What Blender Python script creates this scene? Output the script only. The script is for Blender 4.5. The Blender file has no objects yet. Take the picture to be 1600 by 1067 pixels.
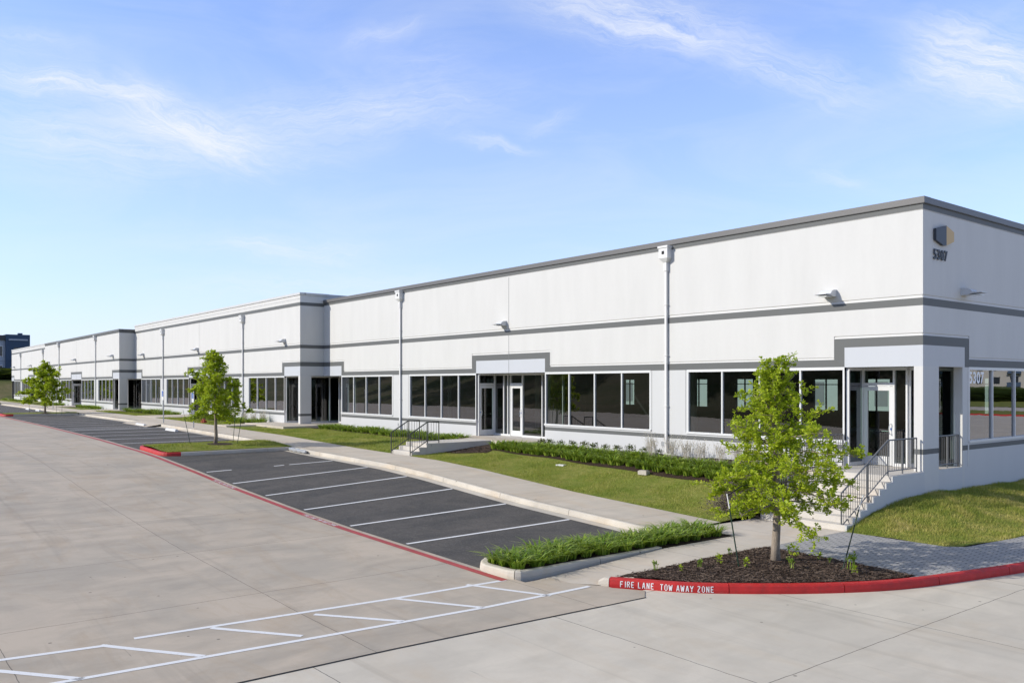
import bpy, math, random
import numpy as np
from mathutils import Vector
R = math.radians
S = bpy.context.scene
COL = S.collection
random.seed(7); np.random.seed(7)

# ------------------------------------------------------------------ camera, sky, sun, exposure
CAM = (11.1, -23.09, 2.39)
cam = bpy.data.objects.new('camera', bpy.data.cameras.new('camera')); COL.objects.link(cam)
cam.location = CAM; cam.rotation_euler = (R(90), 0, R(51.59))
cam.data.sensor_width = 36; cam.data.lens = 1321.6/1600*36
cam.data.shift_y = (600-533.5)/1600
cam.data.clip_end = 2000; cam.data.clip_start = .1
S.camera = cam
SUN_EL, SUN_AZ = R(27), R(28)          # azimuth measured from -Y towards -X
sv = Vector((-math.sin(SUN_AZ)*math.cos(SUN_EL), -math.cos(SUN_AZ)*math.cos(SUN_EL), math.sin(SUN_EL)))
sun = bpy.data.objects.new('sun', bpy.data.lights.new('sun', 'SUN')); COL.objects.link(sun)
sun.data.energy = 4.5; sun.data.angle = R(.5); sun.data.color = (1, .945, .84)
sun.rotation_euler = sv.to_track_quat('Z', 'Y').to_euler(); sun.location = (0, 0, 40)
S.view_settings.view_transform = 'Standard'; S.view_settings.look = 'None'
S.view_settings.exposure = 0.04; S.view_settings.gamma = 1
SKY = .15
W = bpy.data.worlds.new('World'); S.world = W; W.use_nodes = True

class N:
    """tiny node helper"""
    def __init__(s, tree): s.t = tree; s.L = tree.links
    def n(s, typ, **k):
        nd = s.t.nodes.new(typ)
        for a, v in k.items():
            if a == 'ins':
                for i, x in v.items():
                    if isinstance(x, bpy.types.NodeSocket): s.L.new(x, nd.inputs[i])
                    else: nd.inputs[i].default_value = x
            else: setattr(nd, a, v)
        return nd
    def m(s, op, a, b=0., c=0., clamp=False):
        return s.n('ShaderNodeMath', operation=op, use_clamp=clamp, ins={0: a, 1: b, 2: c}).outputs[0]
    def mix(s, f, a, b, mode='MIX'):
        nd = s.n('ShaderNodeMix', data_type='RGBA', blend_type=mode)
        for i, x in ((0, f), (6, a), (7, b)):
            if isinstance(x, bpy.types.NodeSocket): s.L.new(x, nd.inputs[i])
            else: nd.inputs[i].default_value = (x if i == 0 else tuple(x)+(1,)*(4-len(x)))
        return nd.outputs[2]
    def noise(s, vec, scale, detail=4, rough=.55, dist=0.):
        return s.n('ShaderNodeTexNoise', ins={'Vector': vec, 'Scale': scale, 'Detail': detail, 'Roughness': rough, 'Distortion': dist}).outputs[0]
    def ramp(s, x, a, b, c=0., d=1.):
        return s.n('ShaderNodeMapRange', ins={0: x, 1: a, 2: b, 3: c, 4: d}).outputs[0]
    def scale(s, vec, v):
        return s.n('ShaderNodeMapping', ins={'Vector': vec, 'Scale': v}).outputs[0]

def build_world():
    q = N(W.node_tree); q.t.nodes.clear()
    sky = q.n('ShaderNodeTexSky', sky_type='NISHITA', sun_disc=False, sun_elevation=SUN_EL,
              sun_rotation=R(180)+SUN_AZ, altitude=200, air_density=1.0, dust_density=.6, ozone_density=1.5)
    tc = q.n('ShaderNodeTexCoord').outputs['Generated']
    sp = q.n('ShaderNodeSeparateXYZ', ins={0: tc})
    x, y, z = sp.outputs
    az = q.m('MULTIPLY', q.m('ARCTAN2', q.m('MULTIPLY', x, -1), y), 180/math.pi)
    el = q.m('MULTIPLY', q.m('ARCSINE', z), 180/math.pi)
    wv = q.n('ShaderNodeCombineXYZ', ins={0: az, 1: el}).outputs[0]
    w1 = q.m('SUBTRACT', q.noise(wv, .11, 3), .5); w2 = q.m('SUBTRACT', q.noise(q.scale(wv, (1, 1.4, 1)), .35, 4), .5)
    azw = q.m('ADD', az, q.m('MULTIPLY', w1, 4.)); elw = q.m('ADD', el, q.m('ADD', q.m('MULTIPLY', w2, 1.9), q.m('MULTIPLY', w1, 1.4)))
    # each streak of cirrus: azimuth, elevation, tilt, half length, half width, strength
    total = None
    for (a0, e0, th, Ln, Wd, st) in STREAKS:
        c, s_ = math.cos(R(th)), math.sin(R(th))
        da = q.m('SUBTRACT', azw, a0); de = q.m('SUBTRACT', elw, e0)
        u = q.m('ADD', q.m('MULTIPLY', da, c), q.m('MULTIPLY', de, s_))
        v = q.m('SUBTRACT', q.m('MULTIPLY', de, c), q.m('MULTIPLY', da, s_))
        r2 = q.m('ADD', q.m('POWER', q.m('ABSOLUTE', q.m('DIVIDE', u, Ln)), 2.6), q.m('POWER', q.m('ABSOLUTE', q.m('DIVIDE', v, Wd)), 2))
        fib = q.noise(q.n('ShaderNodeCombineXYZ', ins={0: q.m('MULTIPLY', u, .16), 1: q.m('MULTIPLY', v, 1.7), 2: float(a0)}).outputs[0], 1.0, 9, .74, 1.1)
        g = q.m('MULTIPLY', q.m('MULTIPLY', q.m('EXPONENT', q.m('MULTIPLY', r2, -1.)), q.ramp(fib, .27, .72)), st*1.08)
        total = g if total is None else q.m('ADD', total, g)
    veil = q.m('MULTIPLY', q.ramp(q.noise(q.scale(wv, (.5, 1.6, 1)), .12, 6, .6, 1.), .42, .8), .22)
    total = q.m('ADD', total, veil)
    haze = q.m('MULTIPLY', q.m('EXPONENT', q.m('MULTIPLY', q.m('MAXIMUM', el, 0.), -.06)), .75)
    base = q.mix(1., sky.outputs[0], SKYTINT, 'MULTIPLY')
    c1 = q.mix(haze, base, HAZECOL)
    c1 = q.mix(q.ramp(el, 27, 48, 0, .8), c1, HIGH)        # unseen upper sky greyed, added to take blue out of its fill light
    c2 = q.mix(q.m('MINIMUM', total, .85), c1, CLOUD)
    bg = q.n('ShaderNodeBackground', ins={0: c2, 1: SKY})
    out = q.n('ShaderNodeOutputWorld'); q.L.new(bg.outputs[0], out.inputs[0])
HIGH = (2.3, 2.35, 2.25); SKYTINT = (1.01, 1.30, 1.9); HAZECOL = (5.2, 5.4, 6.2); CLOUD = (6.0, 6.2, 6.6)
STREAKS = [(79.6, 17.4, 179.6, 5.3, 0.75, 0.75), (77.9, 14.6, -178.5, 7.1, 2.0, 0.45), (72.2, 15.6, -159.5, 4.7, 1.5, 0.8), (62.2, 17.4, 170.8, 9.5, 1.7, 0.5), (66.5, 14.8, -177.8, 4.9, 1.3, 0.3), (42.7, 22.9, -166.9, 6.8, 1.4, 0.85), (33.1, 19.2, -156.7, 5.1, 1.3, 0.55), (22.6, 18.4, -156.5, 4.0, 1.9, 0.95), (66.5, 8.7, -179.3, 4.9, 0.7, 0.5), (63.5, 6.5, 177.1, 8.0, 0.9, 0.35), (52.8, 15.8, -167.9, 2.4, 0.35, 0.5), (60.6, 22.4, 161.0, 2.8, 0.5, 0.3), (30.7, 12.9, -163.3, 1.7, 0.45, 0.3), (48.9, 17.4, 161.8, 2.0, 0.45, 0.3), (57.6, 20.8, 173.8, 2.7, 1.2, 0.2), (81.1, 19.2, 175.8, 3.5, 0.8, 0.25)]
build_world()

# ------------------------------------------------------------------ materials
def mat(name, fn):
    m = bpy.data.materials.new(name); m.use_nodes = True
    q = N(m.node_tree); q.t.nodes.clear()
    sh = fn(q); out = q.n('ShaderNodeOutputMaterial'); q.L.new(sh, out.inputs[0])
    return m
def prin(q, col, rough=.6, spec=.4, metal=0., bump=None, bs=.3, bd=.01):
    k = {'Base Color': col if isinstance(col, bpy.types.NodeSocket) else tuple(col)+(1,), 'Roughness': rough, 'Metallic': metal, 'Specular IOR Level': spec}
    p = q.n('ShaderNodeBsdfPrincipled', ins=k)
    if bump is not None:
        b = q.n('ShaderNodeBump', ins={'Strength': bs, 'Distance': bd, 'Height': bump}); q.L.new(b.outputs[0], p.inputs['Normal'])
    return p.outputs[0]
def obj_co(q): return q.n('ShaderNodeTexCoord').outputs['Object']
def geo_pos(q): return q.n('ShaderNodeNewGeometry').outputs['Position']
def xyz(q, v): return q.n('ShaderNodeSeparateXYZ', ins={0: v}).outputs

def painted(col, amt=.06, rough=.7, streak=.05):
    def f(q):
        p = geo_pos(q)
        s1 = q.noise(q.scale(p, (1.1, 1.1, .22)), 1.4, 5, .6)
        s2 = q.noise(p, 30, 3)
        fine = q.noise(p, 9, 4, .7)
        c = q.mix(q.ramp(s1, .35, .75, 0, streak*2), col, [x*.72 for x in col])
        c = q.mix(q.ramp(fine, .3, .7, 0, amt), c, [x*.8 for x in col])
        return prin(q, c, rough, .3, bump=s2, bs=.25, bd=.004)
    return f
def flatp(col, rough=.5, spec=.4, metal=0.): return lambda q: prin(q, col, rough, spec, metal)

def linemask(q, c, off, pitch, w):
    return q.m('LESS_THAN', q.m('PINGPONG', q.m('SUBTRACT', c, off), pitch/2), w/2)
def concrete(base, alt, joints=None, seed=0., rough=.75, contrast=1.):
    def f(q):
        p0 = geo_pos(q); p = q.n('ShaderNodeMapping', ins={'Vector': p0, 'Location': (seed, seed*2, 0)}).outputs[0]
        big = q.noise(p, .45, 6, .62, .6); mid = q.noise(q.scale(p, (1, .45, 1)), 1.7, 5, .6, .4); fine = q.noise(p, 45, 3, .7); sp = q.noise(p, 5.5, 8, .75)
        c = q.mix(q.ramp(big, .40, .62), base, alt)
        c = q.mix(q.m('MULTIPLY', q.ramp(mid, .45, .72), .6*contrast), c, [x*.74 for x in base])
        tan = q.noise(q.n('ShaderNodeMapping', ins={'Vector': p, 'Location': (31, 7, 0), 'Scale': (.5, 1.4, 1)}).outputs[0], .8, 6, .7, .8)
        c = q.mix(q.m('MULTIPLY', q.ramp(tan, .5, .72), .5*contrast), c, [base[0]*.92, base[1]*.78, base[2]*.62])
        c = q.mix(q.m('MULTIPLY', q.ramp(sp, .58, .75), .35*contrast), c, [x*1.2 for x in base])
        c = q.mix(q.ramp(fine, .3, .7, 0, .16), c, [x*.8 for x in base])
        spot = q.n('ShaderNodeTexVoronoi', ins={'Vector': p, 'Scale': 1.6}).outputs['Distance']
        c = q.mix(q.m('MULTIPLY', q.ramp(spot, .035, .05, 1, 0), .7), c, (.07, .06, .05))
        if joints:
            x, y, z = xyz(q, p0)
            wob = q.m('MULTIPLY', q.m('SUBTRACT', q.noise(p, 2.2, 3), .5), .05)
            tot = None
            for (ax, off, pitch, w, st) in joints:
                st = q.m('MULTIPLY', q.m('LESS_THAN', x, .3), st) if (len(joints) > 1 and seed == 1. and ax == 'x') else st
                cc = q.m('ADD', x if ax == 'x' else y, wob)
                mk = q.m('MULTIPLY', linemask(q, cc, off, pitch, w), st)
                tot = mk if tot is None else q.m('MAXIMUM', tot, mk)
            if len(joints) > 1:
                fl = lambda v, o: q.m('FLOOR', q.m('DIVIDE', q.m('SUBTRACT', v, o), joints[0][2]))
                wn = q.n('ShaderNodeTexWhiteNoise', noise_dimensions='2D', ins={'Vector': q.n('ShaderNodeCombineXYZ', ins={0: fl(x, joints[0][1]), 1: fl(y, joints[1][1])}).outputs[0]}).outputs[0]
                c = q.mix(q.ramp(wn, 0, 1, 0, .22), c, [v*.74 for v in base])
                ty = q.noise(q.n('ShaderNodeMapping', ins={'Vector': p, 'Rotation': (0, 0, .12), 'Scale': (.09, 2.6, 1)}).outputs[0], 1., 4, .6, .5)
                c = q.mix(q.m('MULTIPLY', q.ramp(ty, .58, .72), .27), c, [v*.5 for v in base])
                mk2 = q.noise(q.n('ShaderNodeMapping', ins={'Vector': p, 'Rotation': (0, 0, .5), 'Scale': (.5, 9, 1)}).outputs[0], 1., 3, .6, 1.)
                c = q.mix(q.m('MULTIPLY', q.ramp(mk2, .72, .78), .5), c, (.10, .09, .08))
            c = q.mix(tot, c, (.045, .04, .035))
        return prin(q, c, rough, .3, bump=fine, bs=.2, bd=.003)
    return f
def asphalt(q):
    p = geo_pos(q)
    big = q.noise(q.scale(p, (1, .5, 1)), .7, 6, .65, .8); fine = q.noise(p, 70, 3, .8); sp = q.noise(p, 20, 6, .85)
    c = q.mix(q.ramp(big, .38, .68), (.056, .054, .052), (.098, .088, .080))
    c = q.mix(q.ramp(sp, .5, .68, 0, .85), c, (.16, .15, .14)); c = q.mix(q.ramp(q.noise(p, 2.6, 6, .7), .52, .72, 0, .5), c, (.04, .04, .04))
    dust = q.noise(q.scale(p, (.5, 2.2, 1)), 1.1, 6, .7)
    c = q.mix(q.ramp(dust, .55, .8, 0, .45), c, (.15, .13, .115))
    return prin(q, c, .88, .25, bump=fine, bs=.6, bd=.006)
def grass_ground(q):
    p = geo_pos(q)
    a = q.noise(p, .7, 6, .65, .6); b = q.noise(p, 5, 6, .7); fine = q.noise(p, 60, 3, .8)
    c = q.mix(q.ramp(a, .38, .64), (.15, .19, .03), (.27, .25, .075))
    c = q.mix(q.ramp(b, .42, .7, 0, .7), c, (.10, .14, .022))
    return prin(q, c, .95, .1, bump=fine, bs=.8, bd=.02)
def blade_mat(stops, trans=.35, rough=.55, patch=2.2, pw=.35):
    def f(q):
        rnd = q.n('ShaderNodeNewGeometry').outputs['Random Per Island']
        p = geo_pos(q)
        cr = q.n('ShaderNodeValToRGB'); e = cr.color_ramp.elements
        while len(e) < len(stops): e.new(.5)
        for i, c in enumerate(stops): e[i].position = i/(len(stops)-1); e[i].color = tuple(c)+(1,)
        q.L.new(q.m('ADD', q.m('MULTIPLY', rnd, 1-pw), q.ramp(q.noise(p, patch, 5, .65), .32, .68, 0, pw)), cr.inputs[0])
        d = prin(q, cr.outputs[0], rough, .35)
        t = q.n('ShaderNodeBsdfTranslucent', ins={0: q.mix(.5, cr.outputs[0], (.30, .36, .03))})
        return q.n('ShaderNodeMixShader', ins={0: trans, 1: d, 2: t.outputs[0]}).outputs[0]
    return f
def mulch(q):
    p = geo_pos(q)
    a = q.noise(q.scale(p, (1, 1, 1)), 22, 5, .75, 1.2); b = q.noise(p, 2, 4)
    c = q.mix(q.ramp(a, .35, .7), (.022, .014, .010), (.10, .066, .048)); c = q.mix(q.ramp(b, .4, .7, 0, .4), c, (.035, .024, .018))
    return prin(q, c, .9, .15, bump=a, bs=1., bd=.03)
def pavers(q):
    p = geo_pos(q)
    b = q.n('ShaderNodeTexBrick', offset=.5, ins={'Vector': p, 'Color1': (.33, .325, .32, 1), 'Color2': (.42, .405, .39, 1), 'Mortar': (.05, .05, .055, 1),
            'Scale': 1., 'Mortar Size': .010, 'Bias': 0., 'Brick Width': .24, 'Row Height': .12})
    n = q.noise(p, 1.3, 5); f = q.noise(p, 60, 3)
    c = q.mix(q.ramp(n, .4, .7, 0, .35), b.outputs[0], (.27, .26, .25)); c = q.mix(q.ramp(f, .3, .7, 0, .2), c, (.2, .2, .2))
    return prin(q, c, .8, .3, bump=b.outputs[1], bs=-.5, bd=.006)
def glass(q):
    g = q.n('ShaderNodeNewGeometry')
    dt = q.n('ShaderNodeVectorMath', operation='DOT_PRODUCT', ins={0: g.outputs['Normal'], 1: g.outputs['Incoming']}).outputs['Value']
    c = q.m('SUBTRACT', 1., q.m('ABSOLUTE', dt), clamp=True)
    fr = q.m('ADD', .085, q.m('MULTIPLY', q.m('POWER', c, 2.3), .9))
    t = q.n('ShaderNodeBsdfTransparent', ins={0: (.30, .37, .345, 1)})
    wv = q.noise(geo_pos(q), .9, 2)
    bp = q.n('ShaderNodeBump', ins={'Strength': .05, 'Distance': .02, 'Height': wv})
    gl = q.n('ShaderNodeBsdfGlossy', ins={0: (.90, .89, .92, 1), 1: .0, 'Normal': bp.outputs[0]})
    return q.n('ShaderNodeMixShader', ins={0: fr, 1: t.outputs[0], 2: gl.outputs[0]}).outputs[0]
def bark(col, col2):
    def f(q):
        p = obj_co(q); n = q.noise(q.scale(p, (1, 1, .25)), 40, 5, .7)
        return prin(q, q.mix(q.ramp(n, .35, .65), col, col2), .9, .2, bump=n, bs=.8, bd=.01)
    return f
M = {}
def mk(name, fn): M[name] = mat(name, fn)
mk('wall_white', painted((.57, .562, .54), .12, .75, .11))
mk('wall_cool', painted((.53, .53, .525), .08, .75, .05))
mk('panel_light', painted((.47, .485, .51), .06, .6, .03))
mk('band_grey', painted((.115, .118, .115), .15, .6, .05))
mk('white_trim', flatp((.64, .635, .62), .45))
mk('alu_white', flatp((.62, .62, .61), .35))
mk('alu_grey', flatp((.30, .31, .32), .4, .5))
mk('coping_dark', painted((.138, .133, .13), .1, .45, .04))
mk('coping_light', painted((.54, .535, .52), .1, .45, .04))
mk('sealant', flatp((.16, .16, .16), .8))
mk('rail', flatp((.13, .13, .13), .45, .5))
mk('rail_olive', flatp((.055, .06, .05), .5, .5))
mk('dark_metal', flatp((.02, .022, .024), .4, .5))
mk('chrome', flatp((.65, .65, .64), .25, .5, 1.))
mk('glass', glass)
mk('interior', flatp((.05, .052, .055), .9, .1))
mk('interior_floor', flatp((.14, .14, .13), .7, .3))
mk('lamp_body', flatp((.55, .56, .57), .4, .5))
mk('lamp_lens', flatp((.7, .72, .72), .2, .5))
mk('stair_conc', concrete((.56, .52, .46), (.50, .47, .43), None, 4.))
mk('road_left', concrete((.40, .35, .285), (.50, .42, .33), [('x', .7, 4.1, .013, .8), ('y', -17.25, 4.1, .012, .7)], 1., contrast=1.))
mk('road_right', concrete((.535, .485, .405), (.62, .56, .465), [('x', .7, 4.1, .014, .8), ('y', -14.1, 4.1, .014, .8)], 9., contrast=.75))
mk('walk', concrete((.54, .475, .39), (.47, .42, .35), [('x', -2.6, 1.5, .014, .55)], 3.))
mk('walk_ramp', concrete((.56, .49, .405), (.50, .45, .385), [('y', -3.9, 1.75, .014, .6)], 5.))
mk('kerb', concrete((.56, .51, .43), (.46, .42, .36), None, 6., contrast=1.3))
mk('asphalt', asphalt)
def red_paint(col, wear):
    def f(q):
        p = geo_pos(q); n = q.noise(p, 3.5, 6, .7); m2 = q.noise(q.scale(p, (1, 1, 3)), 14, 4, .7)
        c = q.mix(q.ramp(n, .35, .7), col, [x*.72 for x in col]); c = q.mix(q.ramp(m2, .62, .8, 0, wear), c, (.42, .35, .32))
        dirt = q.noise(q.scale(p, (1, 1, 2)), 5.5, 7, .75); c = q.mix(q.ramp(dirt, .55, .75, 0, .5), c, (.10, .05, .04))
        return prin(q, c, .6, .4, bump=m2, bs=.4, bd=.006)
    return f
mk('red_kerb', red_paint((.50, .022, .02), .35)); mk('red_line', red_paint((.42, .055, .05), .5))
def white_paint(q):
    p = geo_pos(q); n = q.noise(p, 18, 5, .75); c = q.mix(q.ramp(n, .55, .75, 0, .65), (.70, .70, .70), (.42, .40, .38))
    return prin(q, c, .7, .3)
mk('white_paint', white_paint)
mk('grass_ground', grass_ground)
mk('blades', blade_mat([(.12, .18, .02), (.22, .28, .035), (.36, .36, .07), (.56, .46, .19)], .25, .7, .9, .6))
mk('blades_dry', blade_mat([(.10, .16, .02), (.26, .30, .045), (.46, .40, .11), (.62, .50, .24)], .25, .7, 1.1, .65))
mk('liriope', blade_mat([(.04, .09, .010), (.14, .25, .02), (.32, .44, .05), (.55, .60, .14)], .35, .45))
mk('leaves', blade_mat([(.16, .24, .014), (.36, .48, .024), (.56, .66, .04), (.66, .70, .08)], .52, .45))
mk('leaves_dark', blade_mat([(.018, .035, .008), (.035, .06, .012), (.06, .09, .018)], .2, .6))
mk('shrub_dark', blade_mat([(.03, .055, .012), (.06, .11, .02), (.10, .10, .03), (.14, .06, .04)], .2, .5))
mk('feather', blade_mat([(.34, .31, .24), (.62, .56, .50), (.70, .62, .58), (.24, .26, .10)], .3, .7))
mk('twig_brown', blade_mat([(.11, .085, .075), (.17, .13, .12), (.14, .11, .10)], .1, .8))
mk('mulch', mulch); mk('pavers', pavers)
mk('chips', blade_mat([(.03, .018, .012), (.07, .045, .032), (.13, .09, .065), (.24, .18, .14)], .0, .9))
mk('bark', bark((.20, .165, .13), (.34, .28, .22))); mk('bark_dark', bark((.09, .075, .06), (.17, .14, .11)))
mk('post_green', flatp((.012, .035, .022), .5)); mk('rubber', flatp((.015, .015, .015), .8))
mk('sign_blue', flatp((.02, .10, .38), .5)); mk('sign_gold', flatp((.50, .32, .11), .45)); mk('sign_charcoal', flatp((.045, .05, .062), .5))
mk('sign_grey', flatp((.42, .43, .44), .45, .5, .3))
mk('siding_blue', painted((.045, .075, .125), .1)); mk('siding_pale', painted((.36, .39, .44), .1)); mk('siding_cream', painted((.40, .38, .34), .1)); mk('vinyl_white', flatp((.88, .88, .88), .6))
mk('roof_dark', flatp((.06, .06, .065), .8)); mk('win_dark', flatp((.02, .025, .03), .15, .6))
mk('green_wall', painted((.62, .68, .64), .05))
mk('seal_red', flatp((.30, .05, .03), .5))
def dry_grass(q):
    p = geo_pos(q); a = q.noise(p, .12, 7, .7, .8); b = q.noise(p, 1.6, 6, .75)
    c = q.mix(q.ramp(a, .4, .6), (.085, .10, .028), (.17, .14, .07)); c = q.mix(q.ramp(b, .45, .7, 0, .7), c, (.05, .055, .018))
    return prin(q, c, .95, .1)
mk('earth', dry_grass)

# ------------------------------------------------------------------ mesh helpers
class MB:
    def __init__(s): s.v = []; s.f = []
    def quad(s, a, b, c, d):
        i = len(s.v); s.v += [tuple(a), tuple(b), tuple(c), tuple(d)]; s.f.append((i, i+1, i+2, i+3))
    def poly(s, pts):
        i = len(s.v); s.v += [tuple(p) for p in pts]; s.f.append(tuple(range(i, i+len(pts))))
    def box(s, x0, x1, y0, y1, z0, z1):
        if x0 > x1: x0, x1 = x1, x0
        if y0 > y1: y0, y1 = y1, y0
        i = len(s.v)
        s.v += [(x0, y0, z0), (x1, y0, z0), (x1, y1, z0), (x0, y1, z0), (x0, y0, z1), (x1, y0, z1), (x1, y1, z1), (x0, y1, z1)]
        s.f += [tuple(i+k for k in q) for q in ((0, 3, 2, 1), (4, 5, 6, 7), (0, 1, 5, 4), (1, 2, 6, 5), (2, 3, 7, 6), (3, 0, 4, 7))]
        return s
    def ob(s, P, U, Nn, u0, u1, n0, n1, z0, z1):
        """box in a facade frame: along U, out along Nn, up"""
        i = len(s.v)
        for z in (z0, z1):
            for (u, n) in ((u0, n0), (u1, n0), (u1, n1), (u0, n1)):
                s.v.append((P[0]+U[0]*u+Nn[0]*n, P[1]+U[1]*u+Nn[1]*n, z))
        fs = ((0, 3, 2, 1), (4, 5, 6, 7), (0, 1, 5, 4), (1, 2, 6, 5), (2, 3, 7, 6), (3, 0, 4, 7))
        s.f += [tuple(i+k for k in q) for q in fs]
        return s
    def tube(s, pts, r0, r1=None, n=8, cap=True):
        r1 = r0 if r1 is None else r1
        pts = [Vector(p) for p in pts]; rings = []
        L = len(pts)
        for k, p in enumerate(pts):
            d = (pts[min(k+1, L-1)]-pts[max(k-1, 0)]).normalized()
            a = d.orthogonal().normalized() if abs(d.z) > .9 else d.cross(Vector((0, 0, 1))).normalized()
            b = d.cross(a)
            r = r0+(r1-r0)*k/(L-1) if not isinstance(r0, (list, tuple)) else r0[k]
            i = len(s.v); rings.append(i)
            for j in range(n):
                t = 2*math.pi*j/n; s.v.append(tuple(p+a*(r*math.cos(t))+b*(r*math.sin(t))))
        for k in range(L-1):
            for j in range(n):
                a, b = rings[k], rings[k+1]; s.f.append((a+j, a+(j+1) % n, b+(j+1) % n, b+j))
        if cap:
            s.f.append(tuple(rings[0]+j for j in range(n))[::-1]); s.f.append(tuple(rings[-1]+j for j in range(n)))
        return s
    def prism(s, pts, ex):
        """flat polygon pts extruded by vector ex"""
        n = len(pts); i = len(s.v)
        s.v += [tuple(p) for p in pts]+[tuple(Vector(p)+Vector(ex)) for p in pts]
        s.f.append(tuple(i+k for k in range(n))[::-1]); s.f.append(tuple(i+n+k for k in range(n)))
        for k in range(n): s.f.append((i+k, i+(k+1) % n, i+n+(k+1) % n, i+n+k))
        return s
    def mesh(s, name, m, smooth=False):
        me = bpy.data.meshes.new(name); me.from_pydata(s.v, [], s.f); me.materials.append(M[m])
        if smooth: me.polygons.foreach_set('use_smooth', [True]*len(me.polygons))
        me.update(); return me
    def build(s, name, m, parent=None, smooth=False, bevel=0):
        o = bpy.data.objects.new(name, s.mesh(name, m, smooth)); COL.objects.link(o)
        if parent is not None: o.parent = parent
        if bevel:
            b = o.modifiers.new('bevel', 'BEVEL'); b.width = bevel; b.segments = 2; b.limit_method = 'ANGLE'
        return o
def empty(name, loc, label, cat, group=None, rz=0):
    o = bpy.data.objects.new(name, None); COL.objects.link(o); o.location = loc; o.rotation_euler = (0, 0, rz)
    return tag(o, label, cat, group)
def split_build(mb, name, m, parent):
    """one object per connected piece (pieces whose boxes touch)"""
    V = np.array(mb.v); bb = [(V[list(f)].min(0)-.004, V[list(f)].max(0)+.004) for f in mb.f]; n = len(bb); par = list(range(n))
    def find(a):
        while par[a] != a: par[a] = par[par[a]]; a = par[a]
        return a
    for i in range(n):
        for j in range(i):
            if (bb[i][0] <= bb[j][1]).all() and (bb[j][0] <= bb[i][1]).all(): par[find(i)] = find(j)
    groups = {}
    for i in range(n): groups.setdefault(find(i), []).append(i)
    for g in groups.values():
        q = MB()
        for i in g: q.poly([mb.v[k] for k in mb.f[i]])
        q.build(name, m, parent)
def tag(o, label, cat, group=None):
    o['label'] = label; o['category'] = cat
    if group: o['group'] = group
    return o
def kids(o): return [c for c in bpy.data.objects if c.parent == o]
def struct(o, kind='structure', label=None):
    o['kind'] = kind
    if label: o['label'] = label
    return o
def copy_tree(o, parent=None, children=None):
    c = o.copy(); COL.objects.link(c); c.parent = parent
    for ch in (children if children is not None else kids(o)): copy_tree(ch, c)
    return c
def place(o, loc, rz=0, s=1.):
    o.location = loc; o.rotation_euler = (0, 0, rz); o.scale = (s, s, s) if not isinstance(s, tuple) else s
def lerp(a, b, t): return a+(b-a)*t
def sstep(t): t = np.clip(t, 0, 1); return t*t*(3-2*t)

# ------------------------------------------------------------------ ground levels (metres, building floor = 0)
SX = [-146, -50, -40, -30, -22, -17.9, -15.7, -13, -9.6, -8, -2.6, 0, 20]
SZ = [.0, -.03, -.1, -.22, -.41, -.46, -.49, -.61, -.83, -.93, -1.15, -1.2, -1.22]
RX = [-200, -66, -46.4, -34.1, -30.4, -27, -24.2, -19.25, -16.45, -13.6, -10.65, -8, -4.9, -1.6, 5]
RZ = [-.16, -.18, -.22, -.31, -.38, -.44, -.52, -.75, -.91, -1.03, -1.15, -1.23, -1.28, -1.33, -1.35]
def sw(x): return float(np.interp(x, SX, SZ))
def rd(x): return float(np.interp(x, RX, RZ))
def front(x):          # y of the facade at x
    return 0. if x > -36.5 else (-1.55 if x > -73 else (-2.9 if x > -109.5 else -1.55))
def asph(x, y): return lerp(rd(x), sw(x)-.16, min(max((y+13.2)/5.6, 0), 1.2))
def lawn(x, y):
    f = front(x); t = (y+5.4)/max(f+5.4-.4, .5)
    return lerp(sw(x), -.13, float(sstep(t)))+.02*math.sin(x*1.7+y)*min(max((y+5.4), 0), 1)
def walkz(y): return -1.345 if y < -12.4 else (-1.19 if y > -9 else lerp(-1.335, -1.19, (y+12.4)/3.4))
def basez(x, y):
    z = -1.9
    if x < -20: z = lerp(-1.9, -.7, min((-20-x)/20, 1))
    if y < -31.5: z = rd(x)-.03+15*float(sstep((-31+9-y)/85))-.55
    if x < -152: z = max(z, lerp(-.5, 4.0, float(sstep((-152-x)/34))))
    return z
def grid(xs, ys, fz, name, m, parent=None, smooth=True):
    mb = MB(); nx, ny = len(xs), len(ys)
    for y in ys:
        for x in xs: mb.v.append((x, y, fz(x, y)))
    for j in range(ny-1):
        for i in range(nx-1):
            a = j*nx+i; mb.f.append((a, a+1, a+1+nx, a+nx))
    return mb.build(name, m, parent, smooth)
def rng(a, b, st): n = max(int(round(abs(b-a)/st)), 1); return [a+(b-a)*i/n for i in range(n+1)]
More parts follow.
